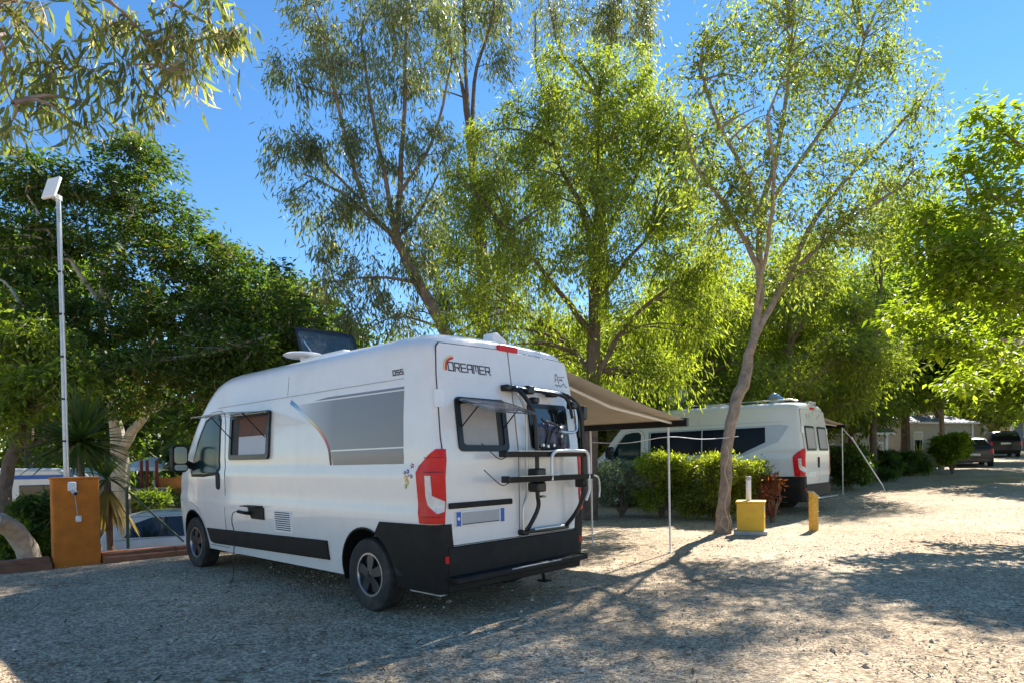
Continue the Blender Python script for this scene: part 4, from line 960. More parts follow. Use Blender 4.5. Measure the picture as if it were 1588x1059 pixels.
make_car('parked_car', 'white estate car parked below the kerb wall behind the wire fence', (-8.65, 13.7, gz(-9, 14.5)), R(22), M['white_paint'], 'wagon')

# ------------------------------------------------------------------ kerb wall, pillar, pole
def kline(t, n=0): return K0 + KD * t + KN * n
def kerb(name, t0, t1, label):
    r = empty(name, (*kline(t0), 0), math.atan2(KD[1], KD[0]), label, 'kerb wall')
    t = t0; k = 0
    while t < t1 - .05:
        l = min(.98, t1 - t); b = MB(); b.box((t - t0 + l / 2, 0, -.45), (l - .012, .26 + rng.random() * .008, 1.3 + .10)); b.v = [(x + rng.normal(0, .003), y + rng.normal(0, .003), min(z, .13 + rng.normal(0, .004)) if z > 0 else z) for x, y, z in b.v]
        b.build('block', M['terracotta'], r, bevel=.012); t += l; k += 1
    b = MB(); b.box(((t1 - t0) / 2, -.2, .03), (t1 - t0, .13, .1)); b.build('footing', M['terracotta'], r, bevel=.015)
    return r
kerb('kerb_wall', -3.0, .56, 'terracotta kerb wall running up to the orange pillar and leaning log')
kerb('kerb_wall', 1.16, 6.0, 'terracotta kerb wall running from the orange pillar past the front of the camper van')
pc = kline(.86, -.06); ka = math.atan2(KD[1], KD[0])
pr = empty('pillar', (*pc, 0), ka, 'orange rendered pillar with an electric socket, carrying the tall grey pole', 'pillar')
b = MB(); b.box((0, 0, .6), (.56, .3, 1.26)); b.build('shaft', M['orange_wall'], pr, bevel=.02)
b = MB(); b.box((0, 0, 1.235), (.585, .325, .03)); b.build('cap', M['orange_wall'], pr, bevel=.01)
f = empty('socket', (-.05, -.16, 1.08)); f.parent = pr
b = MB(); b.box((0, -.02, .04), (.1, .06, .13)); b.build('socket_box', M['white_flat'], f, bevel=.015)
b = MB(); b.tube([(.01, -.05, -.02), (.03, -.1, -.06)], .035, 12); b.build('plug', M['plate_grey'], f)
b = MB(); b.tube([(.03, -.102, -.062), (.032, -.107, -.066)], .022, 12); b.build('plug_face', M['ink'], f)
b = MB(); b.tube([(.03, -.03, -.09), (.05, -.02, -.28), (.06, -.015, -.4)], .006, 6); b.build('socket_lead', M['plate_grey'], pr).location = (-.05, -.16, 1.08)
b = MB(); b.box((.02, -.165, .66), (.07, .04, .09)); b.build('junction_box', M['white_flat'], pr, bevel=.015)
po = empty('antenna_pole', (*kline(.78, .06), 1.25), 0, 'tall thin grey pole with a tilted white flat antenna', 'pole')
b = MB(); b.tube([(0, 0, -.01), (0, 0, 1.9), (-.012, 0, 3.95)], [.036, .034, .03], 12); b.build('shaft', M['galv'], po)
b = MB(); b.tube([(.045, -.03, 0), (.042, -.03, 1.5), (.03, -.03, 2.4), (.02, -.03, 3.6)], .009, 6); b.build('antenna_cable', M['pole_white'], po)
for z in (.5, 1.1, 1.7, 2.3, 2.9): b = MB(); b.tube([(.0, 0, z), (.0, 0, z + .025)], .045, 12); b.build('cable_tie', M['black_plastic'], po)
T = Matrix.Rotation(R(-20), 3, 'Z') @ Matrix.Rotation(R(-18), 3, 'X')
b = MB(); b.box((-.07, -.05, 4.08), (.25, .045, .33), T); b.build('antenna_panel', M['white_flat'], po, bevel=.012)
b = MB(); b.tube([(-.01, 0, 3.9), (-.04, -.02, 4.0)], .03, 8); b.box((-.03, .0, 3.96), (.1, .07, .07)); b.build('bracket', M['galv'], po)
# sawn-off log leaning over the kerb
lg = tag(MB().tube([at(60, 880, 9.9) - [0, 0, .5], at(42, 850, 9.8), at(22, 822, 9.6), at(0, 808, 9.3), at(-12, 806, 9.1)], [.17, .15, .14, .13, .115], 14).build('leaning_log', M['cut_wood'], None, bevel=.01), 'pale sawn-off log leaning over the kerb left of the orange pillar', 'log')

# ------------------------------------------------------------------ wire fence on the kerb
fe = empty('wire_fence', (*kline(1.3), .2), ka, 'green wire fence with thin posts on the kerb wall', 'fence')
for t in (.22, 2.3, 4.2):
    b = MB(); b.tube([(t, .03, -.05), (t, .03, .88)], .022, 8); b.build('post', M['green_wire'], fe)
b = MB(); b.tube([(.25, .05, .8), (1.0, .08, -.02)], .016, 6); b.build('brace', M['green_wire'], fe)
for z in (.08, .42, .82): b = MB(); b.tube([(.0, .03, z), (4.4, .03, z)], .004, 4); b.build('line_wire', M['green_wire'], fe)
mb = MB()
for k in range(110):
    t = k * .042
    for sg in (1, -1): mb.tube([(t if sg > 0 else t + .74, .03, .06), (t + .74 if sg > 0 else t, .03, .82)], .0012, 3, cap=False)
mb.build('mesh', M['green_wire'], fe, recalc=False)

# ------------------------------------------------------------------ box, pipe, bollard, far awning strut, line
bx = empty('service_box', (4.3, 11.62, 0), R(-24), 'yellow metal service box with a white standpipe beside the tree trunk', 'service box')
b = MB(); b.box((0, 0, .32), (.46, .4, .5)); b.build('casing', M['ochre_paint'], bx, bevel=.012)
b = MB(); b.box((0, .0, .585), (.5, .44, .03)); b.build('lid', M['ochre_paint'], bx, bevel=.008)
b = MB(); b.box((0, 0, .035), (.56, .5, .075)); b.build('plinth', M['concrete'], bx, bevel=.01)
b = MB(); b.box((.232, -.02, .46), (.006, .16, .08)); b.build('notice', M['plate_grey'], bx)
b = MB(); b.box((.232, .0, .3), (.012, .12, .04)); b.build('latch', M['ochre_wood'], bx, bevel=.004)
b = MB(); b.tube([(-.04, .03, .59), (-.04, .03, .97)], .045, 14); b.build('standpipe', M['white_flat'], bx, bevel=.004)
b = MB(); b.tube([(-.04, .03, .965), (-.04, .03, 1.04)], .05, 14); b.build('pipe_cap', M['plate_grey'], bx, bevel=.006)
bo = empty('bollard', (5.58, 11.95, 0), R(20), 'short ochre wooden post with a slanted grey top, standing alone on the gravel', 'bollard')
b = MB(); b.prism([(-.06, -.05), (.07, -.05), (.07, .64), (-.06, .72)], -.055, .055, lambda u, v, h: (u, h, v)); b.build('post', M['ochre_wood'], bo, bevel=.006)
b = MB(); b.prism([(-.075, .722), (.085, .622), (.085, .64), (-.07, .745)], -.07, .07, lambda u, v, h: (u, h, v)); b.build('top_plate', M['galv'], bo, bevel=.003)
b = MB(); b.tube([(-.07, -.06, .36), (.08, -.06, .365)], .006, 6); b.build('cord', M['rope'], bo)
q0 = at(1322, 680, 19.8); q1 = ground(1374, 762)
so_ = empty('support_strut', (q1[0], q1[1], gz(q1[0], q1[1])), 0, 'slanting pale metal strut pegged to the gravel beside the far awning', 'strut')
d0 = q0 - q1
b = MB(); b.tube([d0, d0 * .1 + np.array([0, 0, .03])], .022, 8); b.build('tube', M['pole_white'], so_)
b = MB(); b.tube([d0 * .1 + np.array([0, 0, .03]), (0, 0, -.05)], .014, 6); b.build('peg', M['steel'], so_)
cp = MB(); cp.tube([d0, d0 * 1.03], .035, 8); cp.build('end_cap', M['white_flat'], so_)
tie = tag(MB().tube([at(1322, 680, 19.8), (at(1322, 680, 19.8) + at(1306, 662, 19.3)) / 2 + [0, 0, -.02], at(1307, 664, 19.05)], .012, 5).build('tie_rope', M['rope_white'], None), 'short white rope tying the strut to the far awning leg', 'rope')

# ------------------------------------------------------------------ far buildings
def hut(name, label, c, hd, L, D, H, wall, roofm, pitch=.5, wins=(), door=None, eave=.25, boards=True):
    r = empty(name, (c[0], c[1], gz(c[0], c[1]) - .3), hd, label, 'building')
    b = MB(); b.box((0, 0, H / 2), (L, D, H)); b.build('wall', wall, r)
    b = MB(); P = [(-D / 2 - eave, H - .02), (0, H + pitch), (D / 2 + eave, H - .02), (D / 2 + eave, H + .06), (0, H + pitch + .09), (-D / 2 - eave, H + .06)]
    b.prism(P, -L / 2 - eave, L / 2 + eave, lambda u, v, h: (h, u, v)); ro = b.build('roof', roofm, r, smooth_=False)
    k = -L / 2 - eave + .05
    while k < L / 2 + eave:
        for sg in (-1, 1):
            b = MB(); b.tube([(k, sg * (D / 2 + eave), H + .065), (k, 0, H + pitch + .095)], .02, 4); b.build('roof_rib', roofm, ro)
        k += .33
    for sg in (-1, 1):
        b = MB(); b.prism([(-D / 2, H - .01), (D / 2, H - .01), (0, H + pitch)], sg * L / 2 - .03, sg * L / 2 + .03, lambda u, v, h: (h, u, v)); b.build('gable', wall, r)
    for (x, z, w, h) in wins:
        wd = MB(); wd.box((x, -D / 2 - .02, z), (w + .14, .06, h + .14)); o = wd.build('window', M['white_flat'], r)
        g = MB(); g.box((x, -D / 2 - .045, z), (w, .03, h)); g.build('pane', M['glass_dark'], o)
    if boards:
        z = .25
        while z < H - .1:
            g = MB(); g.box((0, -D / 2 - .012, z), (L - .02, .02, .2)); g.build('board', wall, r, bevel=.006); z += .215
    for sg in (-1, 1): g = MB(); g.box((sg * (L / 2), -D / 2, H / 2), (.14, .14, H - .03)); g.build('corner_post', M['white_flat'], r)
    g = MB(); g.box((0, -D / 2 - eave - .03, H + .01), (L + 2 * eave, .05, .09)); g.build('gutter', M['white_flat'], r)
    return r
c1 = at(1432, 690, 34); hut('mobile_home', 'cream mobile home with ribbed metal roof behind the small yellow-green shrub', (c1[0] + .8, 36), R(18), 4.6, 3, 2.5, M['cream_wall'], M['roof_metal'], .45, [(-1.6, 1.5, .5, 1.0)])
c2 = at(1503, 690, 54); hut('mobile_home', 'yellowish mobile home standing end-on beyond the cream one', (c2[0], 55), R(20), 2.8, 6, 3.7, M['cream_wall_b'], M['cream_wall_b'], .5)
c3 = at(1325, 690, 27); hut('mobile_home', 'pale mobile home with metal roof and red porch post behind the far awning', (c3[0] - .1, 28.5), R(12), 2.6, 3, 2.05, M['cream_wall'], M['roof_metal'], .6, [(.9, 1.35, .35, .6)])
b = MB(); b.box((c3[0] - .35, 26.6, gz(c3[0], 26.6) + 1.1), (.16, .16, 2.3)); tag(b.build('porch_post', M['red_paint'], None), 'dark red porch post before the pale mobile home', 'post')
c4 = at(1574, 690, 56); hut('bungalow', 'slate blue bungalow half hidden behind the black off-road car', (c4[0] + 1.5, 58), R(15), 6, 4, 3.4, M['slate_wall'], M['slate_wall'], .7, [(-1.2, 2.0, .8, 1.1)])
cn = empty('canopy', (c4[0] + 1.2, 53, gz(c4[0], 53)), R(15), 'blue fabric canopy in front of the slate blue bungalow', 'canopy')
mb = MB()
for k in range(10):
    t0, t1 = k / 10, (k + 1) / 10; f = lambda t: (-2 + 4 * t, 2.9 + .5 * math.sin(math.pi * t))
    (x0, z0), (x1, z1) = f(t0), f(t1); mb.add([(x0, -1, z0), (x1, -1, z1), (x1, 1, z1), (x0, 1, z0), (x0, -1, z0 - .3), (x1, -1, z1 - .3)], [(0, 1, 2, 3), (0, 1, 5, 4)])
mb.build('cloth', M['blue_fabric'], cn, recalc=False)
for (x, y) in ((-1.9, -.9), (1.9, -.9), (-1.9, .9), (1.9, .9)): b = MB(); b.tube([(x, y, -.3), (x, y, 2.95)], .04, 6); b.build('pole', M['pole_white'], cn)

# left, below the terrace: caravan, pergola with sail, parasol, timber table top
cv = empty('caravan', (-13.6, 17.0, gz(-13.6, 17)), R(12), 'white caravan with a dark blue window strip behind the dark tree trunk', 'caravan')
b = MB(); b.prism([(-2.4, .45), (2.2, .45), (2.5, 1.2), (2.3, 2.1), (1.9, 2.42), (-2.0, 2.45), (-2.5, 2.2), (-2.6, 1.2)], -1.05, 1.05, lambda u, v, h: (u, h, v)); b.build('body', M['white_paint_b'], cv, bevel=.08)
for x in (-1.3, .1, 1.5): b = MB(); b.box((x, -1.06, 1.75), (.95, .04, .5)); b.build('window', M['glass_dark'], cv, bevel=.02)
b = MB(); b.box((0, -1.055, 2.2), (4.4, .02, .1)); b.build('stripe', M['plate_blue'], cv)
for sg in (-1, 1): b = MB(); b.lathe([(.001, -.09), (.3, -.09), (.32, 0), (.3, .09), (.001, .09)], 24, 'Y', (0, sg * .9, .32)); b.build('wheel', M['rubber'], cv)
b = MB(); b.box((0, 0, .42), (4.4, 1.9, .08)); b.build('chassis', M['seam'], cv)
pz = gz(-9.5, 18)
pg = empty('pergola', (-10.2, 18, pz), R(8), 'low timber pergola on dark red posts beyond the white estate car', 'pergola')
for x in (-.15, .0, .25): b = MB(); b.tube([(x, 0, 0), (x + .02, 0, 2.6)], .045, 6); b.build('post', M['red_paint'], pg)
b = MB(); b.box((-.1, -.3, 1.75), (1.5, .12, .16)); b.build('beam', M['timber'], pg, bevel=.01)
b = MB(); b.box((-.1, -.3, .85), (.36, .3, 1.7)); b.build('pier', M['timber'], pg, bevel=.02)
b = MB()
n = 10; vs = [(.2 + 1.1 * i / (n - 1), .1 + .1 * math.sin(3 * i / n), 1.62 + .55 * j / (n - 1) + .08 * math.sin(5 * i / n + j * .4) - (.2 * i / n if j < 3 else 0)) for i in range(n) for j in range(n)]
b.add(vs, [(i * n + j, i * n + j + 1, (i + 1) * n + j + 1, (i + 1) * n + j) for i in range(n - 1) for j in range(n - 1)]); sh = b.build('shade_cloth', M['orange_fabric'], pg, recalc=False, ang=80); sh.modifiers.new('s', 'SOLIDIFY').thickness = .01
ps = empty('parasol', (-12.2, 22.0, gz(-12, 22)), 0, 'white parasol standing behind the pergola', 'parasol')
b = MB(); b.lathe([(.001, 2.75), (.5, 2.62), (1.1, 2.4), (1.12, 2.28), (1.09, 2.37), (.001, 2.7)], 8, 'Z'); b.build('canopy', M['white_flat'], ps, smooth_=False)
b = MB(); b.tube([(0, 0, 0), (0, 0, 2.75)], .03, 8); b.build('pole', M['galv'], ps)
b = MB(); b.lathe([(.001, .06), (.22, .06), (.25, 0), (.001, 0)], 16, 'Z'); b.build('base', M['concrete'], ps)
# ------------------------------------------------------------------ trees
def root_to(p): return np.array([p[0], p[1], gz(p[0], p[1]) - .05])
# tree on the pitch beside the service box
b5 = np.array([3.84, 11.8, -.05])
t5 = [[(b5, .165), (at(1124, 780, 11.8), .115), (at(1128, 700, 11.8), .1), (at(1136, 640, 11.8), .102), (at(1150, 598, 11.85), .112), (at(1166, 535, 11.9), .08), (at(1178, 470, 12), .075), (at(1178, 400, 12.1), .06), (at(1177, 330, 12.2), .05)],
      LB((1177, 330, 12.2, .055), (1205, 240, 12.4, .045), (1222, 130, 12.6, .035), (1230, 40, 12.7, .02)),
      LB((1177, 335, 12.2, .05), (1150, 260, 12.0, .04), (1110, 180, 11.8, .03), (1085, 110, 11.7, .02)),
      LB((1177, 340, 12.2, .05), (1240, 250, 12.8, .04), (1310, 150, 13.2, .03), (1340, 60, 13.4, .02)),
      LB((1172, 520, 11.9, .07), (1220, 430, 12.2, .055), (1270, 330, 12.6, .045), (1350, 240, 13, .03), (1430, 160, 13.3, .018)),
      LB((1178, 420, 12.05, .05), (1130, 330, 11.7, .04), (1080, 260, 11.4, .03), (1060, 180, 11.2, .018)),
      LB((1230, 420, 12.2, .05), (1320, 340, 12.3, .035), (1400, 290, 12.4, .02)),
      LB((1172, 480, 11.95, .04), (1190, 380, 11.4, .035), (1200, 280, 11.0, .03), (1190, 180, 10.8, .02))]
tree('broadleaf_tree', 'tall light green tree with a leaning bare trunk beside the yellow service box', None, t5,
     [PX(1230, 50, 12.7, 90, 70, 46), PX(1090, 110, 11.8, 60, 60, 22), PX(1340, 60, 13.3, 80, 60, 40), PX(1430, 165, 13.3, 60, 45, 24), PX(1300, 150, 12.8, 90, 60, 42), PX(1170, 160, 12, 90, 70, 42),
      PX(1080, 240, 11.4, 60, 55, 22), PX(1190, 270, 11.6, 90, 60, 40), PX(1300, 260, 12.6, 90, 60, 42), PX(1400, 280, 12.6, 70, 60, 32), PX(1250, 350, 12.3, 100, 50, 46), PX(1150, 360, 11.8, 80, 50, 24), PX(1340, 360, 12.6, 90, 40, 34), PX(1130, 60, 12.2, 60, 50, 26), PX(1100, 330, 11.6, 60, 50, 26), PX(1230, 430, 12.2, 70, 30, 22), PX(1400, 90, 13.2, 50, 40, 18), PX(1270, 100, 12.8, 80, 60, 34), PX(1200, -60, 12.5, 130, 80, 50), PX(1350, -40, 13.4, 100, 70, 36)],
     M['bark_grey'], M['leaf_light'], .085, .03, .7, 27, .22, hang=.25, twig_r=.008)
# dense pale green tree behind the van
b4 = np.array([1.74, 14.85, -.05])
t4 = [[(b4, .24), (at(913, 740, 14.8), .2), (at(915, 660, 14.8), .18), (at(920, 560, 14.8), .16), (at(922, 440, 14.9), .13), (at(920, 380, 15), .1)],
      LB((920, 400, 15, .08), (900, 320, 15, .06), (870, 260, 15, .045), (850, 190, 15, .02)), LB((921, 410, 15, .08), (950, 340, 15.2, .06), (985, 280, 15.3, .04), (1000, 200, 15.4, .02)),
      LB((921, 470, 14.9, .07), (960, 420, 14.7, .05), (1010, 360, 14.4, .03)), LB((920, 520, 14.8, .08), (850, 430, 14.4, .05), (790, 360, 14.2, .03)), LB((918, 600, 14.8, .07), (975, 500, 14.2, .05), (1060, 430, 13.8, .03)), LB((918, 580, 14.8, .07), (870, 520, 15.3, .05), (800, 480, 15.5, .03)), LB((920, 400, 15, .06), (925, 300, 14.8, .04), (930, 150, 14.7, .02))]
cl4 = [PX(770, 220, 15, 60, 50, 26), PX(1045, 180, 14.8, 50, 60, 24), PX(1080, 280, 14.2, 50, 60, 26), PX(725, 300, 15, 50, 60, 26), PX(985, 110, 15.2, 50, 35, 16), PX(860, 115, 15.2, 60, 35, 20), PX(1090, 420, 13.8, 50, 60, 20), PX(710, 420, 15.2, 50, 60, 22), PX(700, 510, 15.6, 50, 50, 16), PX(900, 130, 15, 90, 50, 44), PX(975, 160, 15, 60, 45, 30), PX(830, 190, 15, 70, 55, 40), PX(920, 220, 14.6, 110, 60, 60), PX(1020, 230, 14.8, 70, 60, 38), PX(790, 290, 14.6, 80, 60, 44), PX(890, 310, 14.2, 100, 60, 56), PX(1010, 320, 14.4, 80, 60, 44), PX(750, 370, 14.6, 70, 60, 36), PX(830, 400, 14, 90, 55, 46), PX(960, 400, 14.4, 90, 50, 44), PX(1060, 390, 13.9, 60, 70, 36),
       PX(780, 470, 14.6, 80, 60, 38), PX(880, 490, 15.4, 80, 50, 30), PX(1000, 480, 14.2, 90, 55, 40), PX(1070, 500, 13.8, 50, 60, 26), PX(760, 540, 15, 70, 40, 26), PX(970, 570, 15, 90, 50, 36), PX(1040, 580, 14.4, 50, 40, 18), PX(860, 560, 15.6, 60, 50, 24), PX(870, 250, 16, 120, 90, 50), PX(960, 300, 16, 120, 100, 50)]
tree('willow_leaf_tree', 'dense yellow-green tree with drooping foliage rising behind the awning', None, t4, cl4, M['bark_brown'], M['leaf_yellow'], .105, .028, 1.2, 46, .23, hang=.45, twig_r=.008)
# leaning eucalyptus
e1 = root_to((-.9, 17.4))
t1 = [[(e1, .2), (at(722, 590, 17.2), .17), (at(690, 515, 17), .16), (at(650, 440, 17), .145), (at(614, 372, 17), .13)],
      LB((614, 372, 17, .08), (570, 320, 16.8, .06), (540, 230, 16.6, .05), (515, 120, 16.4, .035), (495, 30, 16.3, .02)), LB((614, 372, 17, .08), (600, 290, 17, .06), (580, 190, 17, .05), (560, 60, 17, .03)), LB((614, 372, 17, .09), (622, 270, 17.2, .07), (628, 140, 17.4, .05), (630, 0, 17.4, .03), (632, -90, 17.4, .02)),
      LB((560, 310, 16.8, .04), (500, 250, 16.2, .03), (450, 200, 16, .018)), LB((620, 300, 17.1, .05), (670, 220, 17.2, .04), (700, 100, 17.2, .025)), LB((590, 350, 17, .05), (530, 300, 16.6, .035), (470, 270, 16.3, .02)), LB((650, 440, 17, .05), (580, 430, 16.6, .03), (500, 440, 16.4, .015)), LB((614, 372, 17, .05), (650, 330, 17.4, .04), (680, 270, 17.6, .02))]
tree('eucalyptus_tree', 'tall eucalyptus with a leaning reddish trunk and sparse hanging grey-green leaves', None, t1,
     [PX(490, 30, 16.3, 60, 60, 26), PX(570, 30, 16.8, 70, 60, 30), PX(650, 20, 17.3, 70, 60, 30), PX(450, 110, 16, 40, 50, 14), PX(530, 120, 16.4, 70, 50, 26), PX(620, 110, 17.2, 70, 50, 26), PX(700, 60, 17.2, 40, 60, 14), PX(450, 230, 16, 45, 50, 18), PX(520, 220, 16.4, 60, 50, 22), PX(600, 220, 17, 70, 55, 30), PX(670, 230, 17.3, 50, 60, 22), PX(490, 320, 16.3, 60, 40, 20), PX(560, 320, 16.6, 60, 45, 24), PX(650, 330, 17.3, 50, 55, 26), PX(500, 440, 16.4, 50, 40, 14), PX(570, 430, 16.5, 50, 60, 20), PX(640, 400, 16.8, 50, 60, 18), PX(550, 500, 16.4, 60, 40, 16), PX(620, 500, 16.9, 40, 40, 12), PX(600, -70, 17, 140, 60, 50), PX(500, 380, 16.4, 30, 40, 10)],
     M['bark_euca'], M['leaf_euca'], .15, .03, 1.7, 36, .26, hang=.45, twig_r=.007, curl=.22)
# second eucalyptus, darker trunk
e2 = root_to((-1.0, 21))
t2 = [[(e2, .26), (at(748, 520, 21), .22), (at(750, 440, 21), .2), (at(742, 330, 21), .17), (at(728, 215, 21), .13)],
      LB((728, 215, 21, .08), (715, 130, 21, .06), (690, 50, 21, .04), (680, -30, 21, .02)), LB((728, 215, 21, .08), (722, 110, 21, .06), (720, 0, 21, .04), (715, -80, 21, .02)), LB((735, 240, 21, .08), (735, 130, 21, .06), (760, 40, 21, .04), (775, -50, 21, .02)), LB((742, 330, 21, .08), (690, 300, 20.6, .05), (660, 330, 20.4, .03)), LB((750, 460, 21, .1), (790, 400, 21.4, .06), (800, 300, 21.6, .04))]
tree('eucalyptus_tree', 'eucalyptus with a straight dark trunk and bare upper forks, next to the leaning one', None, t2,
     [PX(690, 20, 21, 50, 60, 22), PX(760, 10, 21, 60, 50, 26), PX(720, -50, 21, 120, 50, 40), PX(655, 120, 20.6, 30, 50, 10), PX(770, 90, 21, 35, 40, 12), PX(700, 330, 20.5, 50, 60, 26), PX(680, 420, 20.4, 45, 70, 26), PX(760, 260, 21, 50, 60, 24), PX(770, 380, 21.4, 60, 70, 30), PX(720, 470, 20.6, 60, 50, 26), PX(800, 470, 21.5, 50, 60, 22)],
     M['bark_brown'], M['leaf_euca'], .16, .034, 1.6, 40, .32, hang=.5, twig_r=.009, curl=.2)
# third eucalyptus behind the dense tree
e3 = root_to((3.2, 24))
t3 = [[(e3, .3), (at(935, 500, 24), .26), (at(930, 300, 24), .2), (at(925, 150, 24), .14)], LB((925, 150, 24, .1), (870, 80, 24, .06), (850, 0, 24, .03)), LB((925, 150, 24, .1), (950, 60, 24, .07), (970, -30, 24, .03)), LB((928, 220, 24, .08), (840, 130, 23.6, .05), (830, 20, 23.5, .02)), LB((928, 200, 24, .08), (1000, 120, 24, .05), (1010, 20, 24, .02))]
tree('eucalyptus_tree', 'far eucalyptus whose pale top shows above the dense yellow-green tree', None, t3,
     [PX(970, 20, 24, 55, 60, 36), PX(860, 40, 24, 50, 40, 18), PX(1000, 60, 24, 30, 60, 16), PX(930, 40, 24, 40, 50, 20), PX(900, -40, 24, 130, 40, 40), PX(980, 200, 24, 60, 80, 24), PX(880, 250, 24, 60, 80, 24)], M['bark_brown'], M['leaf_euca'], .17, .036, 1.8, 40, .32, hang=.55, twig_r=.01, curl=.2)

# trees behind the second van
def simple_tree(name, label, group, base, H, R_, leafm, bark, L, W, n=26, twigs=22, per=40, seed=1, droop=.5, low=.25, hang=.2, level=0.0, cat='tree', spread=.38, shape=1.0, trunk=.2, lean_=(0, 0)):
    b = root_to(base); f = random.Random(seed)
    topp = b + np.array([lean_[0], lean_[1], H * .72])
    mid = b + (topp - b) * .45 + np.array([f.uniform(-.2, .2), f.uniform(-.2, .2), 0])
    limbs = [[(b, trunk), (mid, trunk * .75), (topp, trunk * .35)]]
    for k in range(7):
        a = f.uniform(0, 6.28); t = f.uniform(.3, .85); p0 = b + (topp - b) * t
        e = p0 + np.array([math.cos(a) * R_ * .6, math.sin(a) * R_ * .6, H * f.uniform(.05, .22)])
        limbs.append([(p0, trunk * .4), ((p0 + e) / 2 + np.array([0, 0, .2]), trunk * .28), (e, trunk * .1)])
    cl = []
    for k in range(n):
        a = f.uniform(0, 6.28); zz = f.uniform(low, 1.0); t = (zz - low) / (1 - low)
        prof = math.sin(math.pi * min(1, .18 + .82 * t) ** shape) ** .6
        rr = R_ * prof * (f.uniform(.25, 1) ** .5) * .8
        s = R_ * f.uniform(.26, .42)
        cl.append((b + np.array([math.cos(a) * rr + lean_[0] * zz, math.sin(a) * rr + lean_[1] * zz, H * zz * .93]), (s, s, s * .7), twigs))
    return tree(name, label, group, limbs, cl, bark, leafm, L * 1.1, W * 1.1, droop, int(per * .68), spread, hang=hang, twig_r=.01, level=level, cat=cat)
G1 = 'trees behind the second van'
simple_tree('broadleaf_tree', 'yellow-green tree rising over the roof of the pale grey camper van', G1, (5.0, 19.5), 6.6, 3.0, M['leaf_yellow'], M['bark_brown'], .12, .04, 30, 26, 46, 3, .8, .3)
simple_tree('broadleaf_tree', 'fresh green tree just behind the front of the pale grey camper van', G1, (3.4, 21.5), 5.6, 2.6, M['leaf_mid'], M['bark_brown'], .13, .045, 26, 22, 42, 4, .6, .25)
simple_tree('broadleaf_tree', 'yellow-green forked tree behind the rear of the pale grey camper van', G1, (9.3, 21.5), 8.2, 3.3, M['leaf_yellow'], M['bark_grey'], .13, .042, 32, 26, 44, 5, .8, .32)
simple_tree('broadleaf_tree', 'tall yellow-green tree behind the middle of the pale grey camper van roof', G1, (7.4, 25), 9.0, 3.6, M['leaf_yellow'], M['bark_brown'], .15, .05, 32, 24, 40, 6, .8, .2)
simple_tree('broadleaf_tree', 'bright green tree between the pale grey camper van and the slender bare trunk', G1, (12.4, 26), 9.2, 3.6, M['leaf_mid'], M['bark_grey'], .15, .055, 32, 24, 40, 7, .7, .22)
simple_tree('broadleaf_tree', 'low green tree between the dense drooping tree and the hedge', G1, (2.0, 24), 6.5, 3.0, M['leaf_mid'], M['bark_brown'], .15, .055, 28, 22, 40, 11, .7, .15)
# slender bare-trunked tree and darker ones along the track
tl = root_to(at(1354, 748, 24)); tR = [[(tl, .13), (at(1356, 640, 24), .11), (at(1360, 540, 24), .1), (at(1366, 430, 24), .07), (at(1368, 350, 24), .04)], LB((1364, 450, 24, .05), (1350, 400, 24, .03), (1340, 360, 24, .02)), LB((1366, 430, 24, .04), (1400, 370, 24, .03), (1420, 320, 24, .015))]
tree('slender_tree', 'slender tree with a straight bare trunk beside the slanting strut', None, tR, [PX(1370, 360, 24, 50, 40, 22), PX(1410, 330, 24, 45, 40, 18), PX(1340, 350, 24, 40, 40, 18), PX(1375, 300, 24, 40, 40, 16), PX(1335, 420, 24, 30, 30, 10)], M['bark_brown'], M['leaf_yellow'], .12, .04, .6, 44, .4)
G2 = 'dark trees along the track'
simple_tree('dark_tree', 'dark green broad tree behind the slender bare trunk', G2, (16.0, 29), 9.0, 3.6, M['leaf_mid'], M['bark_brown'], .2, .085, 30, 22, 42, 8, .4, .4, trunk=.22)
simple_tree('dark_tree', 'dark green tree in front of the cream mobile home', G2, (18.6, 30.5), 9.8, 3.8, M['leaf_dark'], M['bark_brown'], .2, .085, 32, 22, 42, 9, .4, .46, trunk=.22)
simple_tree('dark_tree', 'dark green tree whose thin forked trunk stands left of the round shrub', G2, (20.1, 30.2), 8.5, 3.2, M['leaf_mid'], M['bark_grey'], .19, .08, 28, 20, 40, 10, .4, .5, trunk=.13)
simple_tree('dark_tree', 'dark green tree overhanging the parked hatchback', G2, (31, 37.0), 10.5, 4.4, M['leaf_dark'], M['bark_brown'], .24, .1, 30, 22, 42, 12, .4, .38)
simple_tree('dark_tree', 'fresh green tree beyond the black off-road car', G2, (40, 50.0), 13, 6, M['leaf_mid'], M['bark_brown'], .3, .12, 32, 22, 42, 13, .4, .25)
simple_tree('dark_tree', 'sunlit mid green tree filling the gap above the cream mobile home', G2, (23.8, 36), 15, 5.0, M['leaf_mid'], M['bark_brown'], .22, .09, 34, 22, 42, 41, .4, .28)
